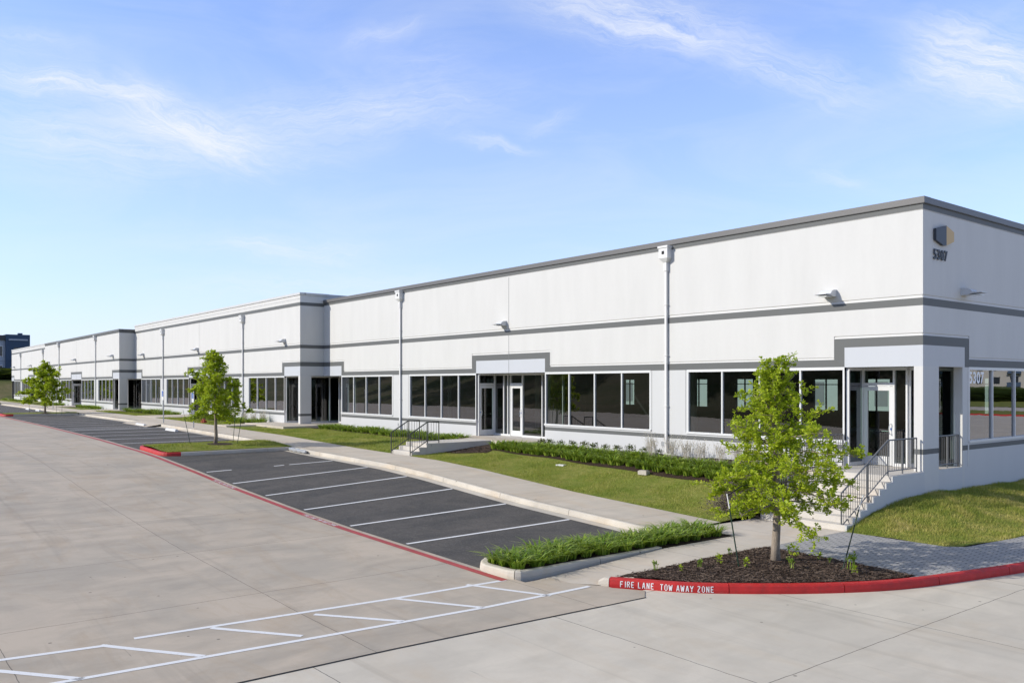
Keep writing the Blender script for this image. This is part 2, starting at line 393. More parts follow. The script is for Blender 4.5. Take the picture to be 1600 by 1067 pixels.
#BED
def bed_sheet(poly, fz, name, m, cell=.18, amp=0., parent=None):
    """sheet over an arbitrary polygon: grid cells whose centre is inside, plus rim following the polygon"""
    import bmesh
    bm = bmesh.new(); vs = [bm.verts.new((x, y, 0)) for x, y in poly]; f = bm.faces.new(vs)
    xs = [p[0] for p in poly]; ys = [p[1] for p in poly]
    for ax, lo, hi in ((0, min(xs), max(xs)), (1, min(ys), max(ys))):
        c = lo+cell
        while c < hi-1e-4:
            no = (1, 0, 0) if ax == 0 else (0, 1, 0); co = (c, 0, 0) if ax == 0 else (0, c, 0)
            bmesh.ops.bisect_plane(bm, geom=bm.verts[:]+bm.edges[:]+bm.faces[:], plane_co=co, plane_no=no)
            c += cell
    for v in bm.verts:
        v.co.z = fz(v.co.x, v.co.y)+(random.uniform(-amp, amp) if amp else 0)
    bmesh.ops.recalc_face_normals(bm, faces=bm.faces)
    if sum(f.normal.z for f in bm.faces) < 0: bmesh.ops.reverse_faces(bm, faces=bm.faces[:])
    me = bpy.data.meshes.new(name); bm.to_mesh(me); bm.free(); me.materials.append(M[m])
    me.polygons.foreach_set('use_smooth', [True]*len(me.polygons))
    o = bpy.data.objects.new(name, me); COL.objects.link(o); return o
struct(grid([-900, -600, -400, -300, -240]+rng(-210, -60, 6)+rng(-54, 90, 12)+[140, 250, 500, 900],
            [-900, -500, -300, -200]+rng(-150, -34, 4)+[-31.5, -31, -20, 0, 20, 45, 60, 100, 160, 260, 500, 900], basez, 'ground', 'earth'))
XA0 = 0
XA = sorted(set([round(v, 3) for v in rng(-150, -30, 3)+rng(-30, .7, .55)]))
XL = [x for x in XA if x < -3.05]+[-3.05]
struct(grid(XL, [-32, -28, -22, -18, -15, -13.6, -13.02], lambda x, y: rd(x), 'road_concrete', 'road_left'))
roadz = lambda x, y: rd(x) if y < -13.0 else max(rd(x)-.002, -1.334)
struct(bed_sheet([(-3.05, -32), (.6, -32), (.66, -22), (.72, -17), (.86, -14), (.95, -12.08), (.62, -11.72), (.1, -12.04), (-.25, -12.0), (-1.2, -12.0), (-1.2, -13.02), (-3.05, -13.02)], roadz, 'road_concrete', 'road_left', .55))
struct(grid([.55, 5, 12, 25, 60, 95], [-32, -15, -5, 5, 30, 62, 84], lambda x, y: -1.35 if x > 4 else -1.346, 'driveway', 'road_right'))
# thick open joint between the two pours
jb = MB()
for a, b in (((.95, -12.05), (.86, -14.)), ((.86, -14.), (.72, -17.)), ((.72, -17.), (.66, -22.)), ((.66, -22.), (.6, -32.))):
    jb.quad((a[0]-.013, a[1], -1.336), (a[0]+.013, a[1], -1.336), (b[0]+.013, b[1], -1.336), (b[0]-.013, b[1], -1.336))
struct(jb.build('expansion_joint', 'rubber'))
# asphalt parking bay sheet
XP = [x for x in XA if x <= -2.5]+[-2.5]
struct(grid(XP, [-13.02, -11.5, -9.5, -7.95], asph, 'parking_lot', 'asphalt'))
struct(grid([x for x in XA if x <= -2.7]+[-2.7], [-7.95, -7.58], lambda x, y: asph(x, y)+.004, 'gutter', 'kerb'))

def drape(mb, x0, y0, x1, y1, w, fz, dz=.005, st=.6):
    """painted strip of width w from (x0,y0) to (x1,y1), following the surface"""
    d = Vector((x1-x0, y1-y0)); L = d.length; d.normalize(); p = Vector((-d.y, d.x))*w/2; n = max(int(L/st), 1)
    for i in range(n):
        a = Vector((x0, y0))+d*(L*i/n); b = Vector((x0, y0))+d*(L*(i+1)/n)
        q = [(a-p), (b-p), (b+p), (a+p)]
        mb.poly([(v.x, v.y, fz(v.x, v.y)+dz) for v in q])
mb = MB()
for a, b in ((-150, -1.55),): drape(mb, a, -13.24, b, -13.24, .17, lambda x, y: rd(x), .005, .55)
struct(mb.build('fire_lane_line', 'red_line'))
mb = MB()
STALL = [-5.55-2.74*k for k in range(7)]
for k, x in enumerate(STALL[:5]): drape(mb, x-.02, -12.95, x+.02, -7.97, .10, asph, .004)
for (a, b) in ((-12.9, -12.0), (-10.4, -10.0), (-9.8, -8.0)): drape(mb, STALL[5], a, STALL[5], b, .10, asph, .004)
FAR = [-30.9-2.74*k for k in range(13)]
for x in FAR: drape(mb, x, -12.95, x, -7.97, .10, asph, .004)
for x in (-42.4, -43.3): drape(mb, x, -12.9, x, -8.4, .10, asph, .004)      # striped aisle between the accessible bays
for x in [-71-2.74*k for k in range(13)]: drape(mb, x, -12.95, x, -7.97, .10, asph, .004)
rz = lambda x, y: -1.33 if x > -1.9 else rd(x)
rz2 = lambda x, y: max(rd(x), walkz(y)) if y > -13.1 else rd(x)
for (x0, y0, x1, y1) in ((-1.57, -13.2, -1.68, -15.6), (-1.68, -15.6, -2.01, -19.74), (-1.91, -20.12, -2.1, -21.4), (-2.1, -21.4, -2.3, -24),
                         (-.22, -12.3, -.24, -14.7), (-.24, -14.7, -.43, -17.56), (-.43, -17.56, -.69, -21.02), (-.69, -21.02, -.9, -24),
                         (-1.6, -17.1, -.37, -16.17), (-1.69, -15.58, -.24, -14.7), (-1.72, -14, -.15, -13.3), (-1.86, -18.67, -.63, -17.75),
                         (-1.97, -20.2, -.6, -19.2), (-1.65, -21.5, -.64, -20.7)):
    drape(mb, x0, y0, x1, y1, .1, rz2, .004, .5)
struct(mb.build('parking_markings', 'white_paint'))

# ------------------------------------------------------------------ kerbs
def resample(path, st):
    P = [Vector(p) for p in path]; out = []; 
    # Catmull-Rom through the points
    for i in range(len(P)-1):
        p0 = P[max(i-1, 0)]; p1 = P[i]; p2 = P[i+1]; p3 = P[min(i+2, len(P)-1)]
        n = max(int((p2-p1).length/st), 1)
        for k in range(n):
            t = k/n
            out.append(.5*((2*p1)+(p2-p0)*t+(2*p0-5*p1+4*p2-p3)*t*t+(3*p1-p0-3*p2+p3)*t**3))
    out.append(P[-1]); return out
KP = lambda h: [(0, -.12), (.0, h*.35), (.012, h*.8), (.03, h*.95), (.06, h), (.15, h), (.15, -.12)]   # (inward offset, height)
def kerb(path, h, name, m, gap=0, inward=1, hfn=None, st=.25, capends=True):
    pts = resample(path, st); mb = MB(); seglen = 0; rings = []
    def ring(p, d, hh):
        nrm = Vector((-d.y, d.x, 0))*inward
        i = len(mb.v)
        for (o, z) in KP(hh): mb.v.append(tuple(p+nrm*o+Vector((0, 0, z))))
        return i
    L = 0; last = None; n = len(KP(h))
    ds = [(pts[min(i+1, len(pts)-1)]-pts[max(i-1, 0)]) for i in range(len(pts))]
    for d in ds: d.z = 0; d.normalize()
    def cap(i, flip):
        f = tuple(i+k for k in range(n)); mb.f.append(f[::-1] if flip else f)
    hh = lambda p: hfn(p) if hfn else h
    last = ring(pts[0], ds[0], hh(pts[0])); cap(last, False)
    for i in range(1, len(pts)):
        L += (pts[i]-pts[i-1]).length
        r = ring(pts[i], ds[i], hh(pts[i]))
        for k in range(n-1): mb.f.append((last+k, last+k+1, r+k+1, r+k))
        last = r
        if gap and L > gap and i < len(pts)-2:
            cap(last, True); L = 0
            q = pts[i]+ds[i]*.014; last = ring(q, ds[i], hh(q)); cap(last, False)
    cap(last, True)
    return struct(mb.build(name, m, None, False))
# kerb along the sidewalk (parking side), face looks to -Y
kx = [x for x in rng(-2.9, -24.3, 1.)]
kerb([(x, -7.6, asph(x, -7.6)) for x in kx], .155, 'kerb_line', 'kerb', 3., inward=-1, st=.5)
kx = rng(-28.0, -43.5, 2.)
kerb([(x, -7.6, asph(x, -7.6)) for x in kx], .15, 'kerb_line', 'kerb', 3., inward=-1, st=1)
kerb([(x, -7.6, asph(x, -7.6)) for x in rng(-48.8, -66.5, 3)], .14, 'kerb_line', 'kerb', 3., inward=-1, st=2)
kerb([(x, -7.6, asph(x, -7.6)) for x in rng(-70.5, -148, 4)], .14, 'kerb_line', 'kerb', 3., inward=-1, st=4)
# red kerb round the mulch bed and pavers
RK = [(.0, -12.0), (.55, -11.62), (1.0, -11.34), (1.58, -10.8), (2.5, -9.66), (3.18, -8.55), (3.53, -7.69), (3.76, -6.86), (4.0, -5.83), (4.25, -4.67), (4.55, -2.6), (4.72, 0), (4.8, 4), (4.85, 15), (4.85, 40)]
kerb([(x, y, -1.35) for x, y in RK], .165, 'red_kerb', 'red_kerb', 2.0, inward=1, st=.18)
kerb([(-.19, -12.1, -1.35), (-.1, -12.05, -1.35), (-.012, -12.008, -1.35)], .165, 'kerb_end', 'kerb', 0, inward=1, st=.04, hfn=lambda p: .10+.065*min(max((p.x+.19)/.1, 0), 1))
# island kerb, tapering into the ramp
IS = [(-2.85, -7.6), (-2.85, -9.5), (-2.85, -12.4), (-2.78, -12.85), (-2.5, -13.1), (-2.05, -13.13), (-1.65, -13.1), (-1.42, -12.95), (-1.38, -12.6), (-1.38, -11.5), (-1.38, -10), (-1.38, -9)]
def ish(p):
    if p.x > -1.5 and p.y > -12.6: return max(.165-(walkz(p.y)+1.345)*1.02, .012)
    return .165
kerb([(x, y, (asph(x, y) if x < -2.7 else (-1.335 if y < -12.6 else walkz(y)-.002))) for x, y in IS], .165, 'island_kerb', 'kerb', 2.2, inward=1, st=.12, hfn=ish)

# sidewalk, ramp, paths
struct(grid([x for x in XA if x <= -2.6]+[-2.6], [-7.46, -6.4, -5.4], lambda x, y: sw(x), 'sidewalk', 'walk'))
struct(grid(rng(-48.9, -43.4, 1.), [-8.5, -7.4], lambda x, y: asph(x, y)+.012 if y < -8 else sw(x)+.003, 'kerb_ramp', 'walk'))
struct(bed_sheet([(-1.24, -12.75), (-.16, -12.1), (-.06, -11.9), (0, -7.15), (0, -3.9), (-2.6, -3.9), (-2.6, -6.55), (-1.3, -6.55), (-1.3, -9)], lambda x, y: walkz(y), 'walkway', 'walk_ramp', .5))
# pavers and beds on the right
INN = [(.28, -11.52), (.66, -11.28), (1.1, -11.04), (1.47, -10.7), (2.38, -9.55), (3.04, -8.48), (3.38, -7.62), (3.61, -6.8), (3.85, -5.8), (4.1, -4.64), (4.39, -2.58), (4.57, 0), (4.65, 4), (4.7, 15), (4.7, 40)]
MULCH = [(-.02, -11.85)]+[(x+.01, y-.01) for x, y in INN[:6]]+[(3.40, -7.35), (2.2, -7.22), (0, -7.15)]
mz = lambda x, y: -1.185+.05*math.exp(-((x-1.1)**2+(y+8.6)**2)/1.2)
struct(bed_sheet(MULCH, mz, 'mulch_bed', 'mulch', .09, .012))
struct(bed_sheet([(0, -7.15), (2.2, -7.22), (3.4, -7.35)]+INN[6:]+[(2.95, 40), (2.95, -1.6), (2.7, -3.7), (2.4, -4.0), (0, -4.0)], lambda x, y: -1.192, 'brick_paving', 'pavers', 1.))
WB = ([-4.0, -2.75, -.8, 2.2, 6.75, 40], [-1.19, -.86, -.6, -.64, -.7, -.8])
def rlawn(x, y):
    w = float(np.interp(y, *WB)); return lerp(w, -1.185, float(sstep(x/2.9)))+.015*math.sin(3*x+2*y)
struct(bed_sheet([(0.0, -4.0), (2.4, -4.0), (2.7, -3.7), (2.95, -1.6), (2.95, 40), (0, 40)], rlawn, 'lawn_soil', 'grass_ground', .4, 0))
# left lawns
STX0, STX1 = -19.32, -17.72          # second stair
struct(bed_sheet([(STX1, -5.4), (-2.6, -5.4), (-2.6, -3.95), (-2.42, -3.95), (-2.42, 0), (STX1, 0)], lawn, 'lawn_soil', 'grass_ground', .45))
struct(bed_sheet([(-36, -5.4), (STX0, -5.4), (STX0, 0), (-36, 0)], lawn, 'lawn_soil', 'grass_ground', .6))
struct(bed_sheet([(-72.9, -5.4), (-36, -5.4), (-36, -1.5), (-72.9, -1.5)], lawn, 'lawn_soil', 'grass_ground', 1.))
struct(bed_sheet([(-109.4, -5.4), (-72.9, -5.4), (-72.9, -2.85), (-109.4, -2.85)], lawn, 'lawn_soil', 'grass_ground', 1.))
struct(bed_sheet([(-170, -9), (-150, -9), (-146.5, -5.4), (-109.4, -5.4), (-109.4, -1.5), (-146.5, -1.5), (-146.5, 30), (-170, 30)], lambda x, y: -.03 if x > -147 else -.2, 'lawn_soil', 'grass_ground', 3.))
# mulch strips under planting
struct(bed_sheet([(-16.6, -2.6), (-2.42, -2.85), (-2.42, -.02), (-16.6, -.02)], lambda x, y: lawn(x, y)+.012, 'planting_soil', 'mulch', .4, .006))
struct(bed_sheet([(-17.70, -4.0), (-16.9, -3.8), (-15.6, -3.2), (-15.9, -2.7), (-16.6, -2.2), (-16.6, -1.4), (-17.70, -1.4)], lambda x, y: lawn(x, y)+.014, 'planting_soil', 'mulch', .2, .008))
struct(bed_sheet([(-34.2, -2.0), (-19.4, -2.0), (-19.4, -.02), (-34.2, -.02)], lambda x, y: lawn(x, y)+.012, 'planting_soil', 'mulch', .6))
struct(bed_sheet([(-71, -3.3), (-40, -3.3), (-40, -1.57), (-71, -1.57)], lambda x, y: lawn(x, y)+.012, 'planting_soil', 'mulch', .9))
struct(bed_sheet([(-2.7, -12.85), (-2.45, -12.98), (-1.7, -12.98), (-1.53, -12.8), (-1.53, -9.), (-1.38, -8.9), (-1.38, -6.58), (-2.6, -6.58), (-2.6, -7.4), (-2.7, -7.4)], lambda x, y: -1.21, 'planting_soil', 'mulch', .2, .01))
# flat slabs in front of the doors
pb = MB()
pb.box(-20.9, -15.75, -1.4, -.0, -.5, 0.0)
pb.box(-40.0, -34.2, -3.6, -1.0, -.5, -.004); pb.box(-36.4, -34.2, -1.0, 0, -.5, -.004); pb.box(-40., -38.2, -5.4, -3.6, -.5, -.05)
pb.box(-57.3, -52.3, -5.4, -1.55, -.5, -.006); pb.box(-76, -70.7, -5.4, -2.9, -.5, -.006)
pb.box(-94, -88.5, -5.4, -2.9, -.5, -.006)
struct(pb.build('path_slabs', 'walk'))
# tree peninsulas in the parking lot
def peninsula(xc, w, y0, redpart=True, mulchat=None):
    x0, x1 = xc-w/2, xc+w/2; r = .7
    loop = [(x0, -7.6), (x0, -10), (x0, y0+r), (x0+.2, y0+.2), (x0+r, y0), (xc, y0), (x1-r, y0), (x1-.2, y0+.2), (x1, y0+r), (x1, -10), (x1, -7.6)]
    zf = lambda x, y: asph(x, y)
    pl = lambda pts: [(x, y, zf(x, y)) for x, y in pts]
    kerb(pl(loop[:3]), .15, 'kerb_line', 'kerb', 3, inward=1, st=.5)
    kerb(pl(loop[2:9]), .15, 'red_kerb', 'red_kerb', 0, inward=1, st=.15)
    kerb(pl(loop[8:]), .15, 'kerb_line', 'kerb', 3, inward=1, st=.5)
    a = .11
    inner = [(x0+a, -7.46), (x0+a, y0+r), (x0+.25, y0+.25), (x0+r, y0+a), (x1-r, y0+a), (x1-.25, y0+.25), (x1-a, y0+r), (x1-a, -7.46)]
    struct(bed_sheet(inner, lambda x, y: zf(x, y)+.15+.07*math.exp(-((x-xc)**2)/2), 'lawn_soil', 'grass_ground', .4))
    return lambda x, y: zf(x, y)+.15+.07*math.exp(-((x-xc)**2)/2)
PZ = peninsula(-26.1, 4.0, -13.0); peninsula(-68.5, 3.6, -13.0); peninsula(-112, 3.6, -13.0)
def disc(x, y, z, r, name):
    mb = MB(); n = 20; c = (x, y, z+.03); ring = [(x+r*math.cos(2*math.pi*k/n)*random.uniform(.9, 1.1), y+r*math.sin(2*math.pi*k/n)*random.uniform(.9, 1.1), z-.02) for k in range(n)]
    for k in range(n): mb.poly([c, ring[k], ring[(k+1) % n]])
    return struct(mb.build(name, 'mulch'))
disc(-26.4, -10.0, PZ(-26.3, -10), .85, 'mulch_ring'); disc(-67.5, -9.9, 0., .8, 'mulch_ring')

# ------------------------------------------------------------------ the office building
BLD = empty('office_building', (0, 0, 0), 'long white single storey office building with dark grey bands beside the parking lot', 'building')
G = -2.0      # bottom of the walls
# z rows of the wall face: (z0, z1, kind)  w white, b band, g groove, c cool lower wall, p light panel, o opening
Z_SB0, Z_SB1, Z_SILL, Z_HEAD, Z_B4, Z_G4, Z_P, Z_B3, Z_G3, Z_B2a, Z_B2b, Z_G2, Z_TB = .467, .61, .70, 2.88, 3.11, 3.18, 3.46, 3.72, 3.80, 4.54, 4.75, 4.84, 7.165
class Face:
    """collects wall quads by kind and writes one mesh per kind"""
    def __init__(s): s.k = {}
    def mb(s, k): return s.k.setdefault(k, MB())
    def rect(s, P, U, Nn, u0, u1, z0, z1, kind, d=0., thick=.25):
        pt = lambda u, n, z: (P[0]+U[0]*u+Nn[0]*n, P[1]+U[1]*u+Nn[1]*n, z)
        if kind == 'g':      # reveal groove: upper chamfer looks down, lower one looks up
            zt = z1-.02; m = s.mb('wall')
            m.quad(pt(u0, 0, z1), pt(u1, 0, z1), pt(u1, -.02, zt), pt(u0, -.02, zt)); m.quad(pt(u0, -.02, zt), pt(u1, -.02, zt), pt(u1, -.002, z0), pt(u0, -.002, z0)); return
        m = s.mb({'w': 'wall', 'b': 'painted_band', 'c': 'lower_wall', 'p': 'entry_panel'}[kind])
        m.quad(pt(u0, d, z0), pt(u1, d, z0), pt(u1, d, z1), pt(u0, d, z1))
def facade(F, P, U, Nn, cols, ztop_style, thick=.25):
    """cols: list of (u0,u1,type): 'win','pier','entry','legL','solid' ..."""
    topb = Z_TB if ztop_style == 'dark' else 7.10
    for (u0, u1, t) in cols:
        r = lambda z0, z1, k: F.rect(P, U, Nn, u0, u1, z0, z1, k)
        # above the stepped band
        r(Z_G2, topb-.03, 'w'); r(topb-.03, topb, 'g')
        r(Z_B2a, Z_B2b, 'b'); r(Z_B2b, Z_G2, 'g')
        if ztop_style == 'dark': r(topb, 7.42, 'b')
        else: r(topb, 7.30, 'b'); r(7.30, 7.85, 'w')
        if t in ('entry', 'column', 'header'):
            r(Z_G3, Z_B2a, 'w'); r(Z_B3, Z_G3, 'g'); r(Z_P, Z_B3, 'b'); r(Z_HEAD, Z_P, 'p')
        elif t == 'leg':
            r(Z_G3, Z_B2a, 'w'); r(Z_B3, Z_G3, 'g'); r(Z_B4, Z_B3, 'b'); r(Z_HEAD, Z_B4, 'b')
        elif t == 'vgroove':
            r(Z_G3, Z_B2a, 'w'); r(Z_B4, Z_G3, 'w'); r(Z_HEAD, Z_B4, 'b')
            pt = lambda u, n, z: (P[0]+U[0]*u+Nn[0]*n, P[1]+U[1]*u+Nn[1]*n, z)
        else:
            r(Z_G4, Z_B2a, 'w'); r(Z_B4, Z_G4, 'g'); r(Z_HEAD, Z_B4, 'b')
        if t in ('win', 'leg', 'vgroove'):
            r(Z_SB1, Z_SILL, 'c'); r(Z_SB0, Z_SB1, 'b'); r(G, Z_SB0, 'c')
        elif t in ('pier', 'solid'):
            r(Z_SILL, Z_HEAD, 'c'); r(Z_SB1, Z_SILL, 'c'); r(Z_SB0, Z_SB1, 'b'); r(G, Z_SB0, 'c')
        elif t == 'column':
            r(Z_SB1, Z_HEAD, 'w'); r(Z_SB0, Z_SB1, 'b'); r(G, Z_SB0, 'w')
        elif t == 'entry': r(G, -.002, 'c')
        elif t == 'header': r(G, -.0, 'c')
def reveal(F, P, U, Nn, u0, u1, z0, z1, dep, kind='w', sides='LRTB'):
    pt = lambda u, n, z: (P[0]+U[0]*u+Nn[0]*n, P[1]+U[1]*u+Nn[1]*n, z)
    m = F.mb('wall')
    if 'L' in sides: m.quad(pt(u0, 0, z0), pt(u0, -dep, z0), pt(u0, -dep, z1), pt(u0, 0, z1))
    if 'R' in sides: m.quad(pt(u1, 0, z0), pt(u1, 0, z1), pt(u1, -dep, z1), pt(u1, -dep, z0))
    if 'T' in sides: m.quad(pt(u0, 0, z1), pt(u0, -dep, z1), pt(u1, -dep, z1), pt(u1, 0, z1))
    if 'B' in sides: m.quad(pt(u0, 0, z0), pt(u1, 0, z0), pt(u1, -dep, z0), pt(u0, -dep, z0))
def window(P, U, Nn, u0, u1, n, F):
    reveal(F, P, U, Nn, u0, u1, Z_SILL, Z_HEAD, .2)
    f = MB(); w = .055; a, b = .002, -.10
    f.ob(P, U, Nn, u0, u1, b, a+.004, Z_HEAD-.075, Z_HEAD+.01); f.ob(P, U, Nn, u0-.03, u1+.03, b, .035, Z_SILL-.03, Z_SILL+.04)
    f.ob(P, U, Nn, u0, u0+w, b, a, Z_SILL+.04, Z_HEAD-.075); f.ob(P, U, Nn, u1-w, u1, b, a, Z_SILL+.04, Z_HEAD-.075)
    for k in range(1, n):
        c = u0+(u1-u0)*k/n; f.ob(P, U, Nn, c-w/2, c+w/2, b, a-.01, Z_SILL+.04, Z_HEAD-.075)
    o = f.build('window_frame', 'alu_white', BLD)
    g = MB()
    for k in range(n):
        c0 = u0+(u1-u0)*k/n+(w if k == 0 else w/2); c1 = u0+(u1-u0)*(k+1)/n-(w if k == n-1 else w/2)
        q = [(P[0]+U[0]*u-Nn[0]*.06, P[1]+U[1]*u-Nn[1]*.06, z) for u, z in ((c0, Z_SILL+.04), (c1, Z_SILL+.04), (c1, Z_HEAD-.075), (c0, Z_HEAD-.075))]
        g.poly(q)
    g.build('window_glass', 'glass', o)
def storefront(P, U, Nn, divs, doors=(), z1=Z_HEAD, m='alu_white', open_ends=(True, True), hinge=1, z0=0.):
    """divs: mullion positions along u; doors: indices of the bays that hold a door"""
    f = MB(); w = .05; g = MB()
    zt = 2.33
    f.ob(P, U, Nn, divs[0], divs[-1], -.06, .06, z1-.09, z1-.005)
    for i, u in enumerate(divs): f.ob(P, U, Nn, u-w/2, u+w/2, -.06, .06, z0, z1-.09)
    panes = []
    for i in range(len(divs)-1):
        a, b = divs[i]+w/2, divs[i+1]-w/2
        if i in doors:
            f.ob(P, U, Nn, a, b, -.06, .06, zt, zt+.10); panes.append((a, b, zt+.10, z1-.09))
        else:
            f.ob(P, U, Nn, a, b, -.06, .06, z0, z0+.09); panes.append((a, b, z0+.09, z1-.09))
    for (a, b, c, d) in panes:
        g.poly([(P[0]+U[0]*u, P[1]+U[1]*u, z) for u, z in ((a, c), (b, c), (b, d), (a, d))])
    o = f.build('storefront_frame', m, BLD); g.build('storefront_glass', 'glass', o)
    for i in doors:
        a, b = divs[i]+w/2+.008, divs[i+1]-w/2-.008; s_ = .11
        d = MB(); d.ob(P, U, Nn, a, b, -.02, .045, z0+.012, .27); d.ob(P, U, Nn, a, b, -.02, .045, zt-.13, zt-.01)
        d.ob(P, U, Nn, a, a+s_, -.02, .045, .27, zt-.13); d.ob(P, U, Nn, b-s_, b, -.02, .045, .27, zt-.13)
        D = d.build('door', m, BLD)
        q = MB(); q.poly([(P[0]+U[0]*u+Nn[0]*.012, P[1]+U[1]*u+Nn[1]*.012, z) for u, z in ((a+s_, .27), (b-s_, .27), (b-s_, zt-.13), (a+s_, zt-.13))]); q.build('door_glass', 'glass', D)
        hu = (b-.055) if hinge > 0 else (a+.055)
        h = MB(); pt = lambda u, n, z: (P[0]+U[0]*u+Nn[0]*n, P[1]+U[1]*u+Nn[1]*n, z)
        for sg in (1, -1):
            n0 = .045 if sg > 0 else -.02
            h.tube([pt(hu, n0, .93), pt(hu, n0+.07*sg, .93), pt(hu-.03*hinge, n0+.09*sg, 1.08), pt(hu, n0+.07*sg, 1.23), pt(hu, n0, 1.23)], .013, n=8)
        h.tube([pt(a+s_*.5, -.07, 1.0), pt(b-s_*.5, -.07, 1.0)], .016, n=8)
        h.build('door_handle', 'chrome', D)
        st = MB(); st.ob(P, U, Nn, hu-.022, hu+.022, .0455, .047, 1.05, 1.11); st.build('door_sticker', 'sign_blue', D)

def wing(X0, Y, style, corner=True):
    """front wall of one wing, 36.5 m long, from X0 towards -X at y=Y"""
    F = Face(); P = (X0, Y); U = (-1, 0); Nn = (0, -1)
    colw = .25
    L = 36.5
    gl = .33      # leg width of the stepped band
    cols = [(0, colw, 'column' if corner else 'entry'), (colw, 2.3, 'entry'), (2.3, 2.3+gl, 'leg'), (2.3+gl, 8.2, 'win'), (8.2, 9.9, 'pier'), (9.9, 15.8-gl, 'win'), (15.8-gl, 15.8, 'leg'),
            (15.8, 20.7, 'entry'), (20.7, 20.7+gl, 'leg'), (20.7+gl, 26.6, 'win'), (26.6, 28.3, 'pier'), (28.3, 34.2-gl, 'win'), (34.2-gl, 34.2, 'leg'), (34.2, L, 'entry')]
    facade(F, P, U, Nn, cols, style)
    # side reveals of the stepped band (thin white edge), sealant joints
    ed = F.mb('wall')
    for u, sg in ((2.3+gl, 1), (15.8-gl, -1), (20.7+gl, 1), (34.2-gl, -1)):
        ed.ob(P, U, Nn, u, u+.055*sg, -.01, .006, Z_G4-.02, Z_G3)
    jt = MB()
    for u in (9.1, 18.25, 27.4):
        for (z0, z1) in ((Z_G2, 7.1), (Z_G4 if abs(u-18.25) > 1 else Z_HEAD, Z_B2a)): jt.ob(P, U, Nn, u-.011, u+.011, 0, .003, z0, z1)
        if abs(u-18.25) > 1: jt.ob(P, U, Nn, u-.011, u+.011, 0, .003, -.5, Z_HEAD)
    for u in (8.2+.06, 9.9-.06, 26.66, 28.24): jt.ob(P, U, Nn, u-.008, u+.008, 0, .003, Z_SILL-.01, Z_HEAD)
    split_build(jt, 'sealant_joint', 'sealant', BLD)
    for a, b in ((2.3, 8.2), (9.9, 15.8), (20.7, 26.6), (28.3, 34.2)): window(P, U, Nn, a, b, 4, F)
    # wall ends beside the entries (0.25 m thick walls)
    wl = F.mb('wall')
    for a, b in ((2.3, 2.36), (15.74, 15.8), (20.7, 20.76), (34.14, 34.2)): wl.ob(P, U, Nn, a, b, -.25, -.001, -.2, Z_HEAD)
    reveal(F, P, U, Nn, .0, 2.3, 0, Z_HEAD, .27, sides='T'); reveal(F, P, U, Nn, 15.8, 20.7, 0, Z_HEAD, .27, sides='T'); reveal(F, P, U, Nn, 34.2, L, 0, Z_HEAD, .27, sides='T')
    # soffits and alcove floors
    so = MB(); fl = MB()
    for a, b, d in ((.0, 2.3, 3.9 if corner else 1.2), (15.8, 20.7, 1.2), (34.2, L, 1.2)):
        so.ob(P, U, Nn, a+.01, b-.01, -d-.1, -.25, Z_HEAD+.02, Z_HEAD+.1); fl.ob(P, U, Nn, a+.003, b-.003, -d-.1, 0, -.4, -.003)
    split_build(so, 'soffit', 'wall_cool', BLD); split_build(fl, 'entry_floor', 'stair_conc', BLD)
    # entries: deep storefronts.  s = side glass looking to +X, f = front glass
    sd = lambda x, y0, y1, divs=None, doors=(): storefront((x, y0), (0, 1), (1, 0), divs or [0, y1-y0], doors, hinge=-1)
    sd(X0-20.66, Y+.1, Y+1.05, None, (0,))
    storefront((X0-20.66, Y+1.05), (1, 0), (0, -1), [0.03, .75, 1.05, 1.25, 2.12, 3.5, 4.86], (3,))
    sd(X0-2.26, Y+.1, Y+.95)
    if corner:
        storefront((X0-2.26, Y+.95), (1, 0), (0, -1), [0.03, .98, 1.36], (0,))
        sd(X0-.88, Y+.95, Y+4.3, [0.03, 1.4, 2.8, 3.35])
    else: storefront((X0-2.26, Y+.95), (1, 0), (0, -1), [0.03, 1.1, 2.2])
    # entry at the far end of the wing (beside the next wing)
    storefront((X0-36.45, Y+1.0), (1, 0), (0, -1), [0.05, .35, 1.3, 2.2], (1,))
    # coping
    cp = MB(); top = 7.5 if style == 'dark' else 7.88
    h = .17 if style == 'dark' else .13
    cp.ob(P, U, Nn, -.06 if corner else 0, L, -.32, .05, top-h, top)
    cp.ob(P, U, Nn, -.05 if corner else 0, L, -.31, .042, top-h-.012, top-h)
    cp.build('coping', 'coping_dark' if style == 'dark' else 'coping_light', BLD)
    # seams in the coping
    if style != 'dark':
        s2 = MB(); s2.ob(P, U, Nn, 0, L, 0, .004, 7.50, 7.512); s2.build('coping_joint', 'sealant', BLD)
    for k, m_ in (('wall', 'wall_white'), ('painted_band', 'band_grey'), ('lower_wall', 'wall_cool'), ('entry_panel', 'panel_light')):
        if k in F.k: (F.k[k].build(k, m_, BLD) if k == 'wall' else split_build(F.k[k], k, m_, BLD))
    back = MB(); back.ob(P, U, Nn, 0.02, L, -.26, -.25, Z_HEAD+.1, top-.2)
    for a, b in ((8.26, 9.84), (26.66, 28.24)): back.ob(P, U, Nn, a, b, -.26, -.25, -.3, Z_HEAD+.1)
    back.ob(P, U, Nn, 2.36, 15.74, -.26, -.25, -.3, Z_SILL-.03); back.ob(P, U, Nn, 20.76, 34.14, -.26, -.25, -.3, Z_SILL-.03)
    back.build('inner_lining', 'interior', BLD)
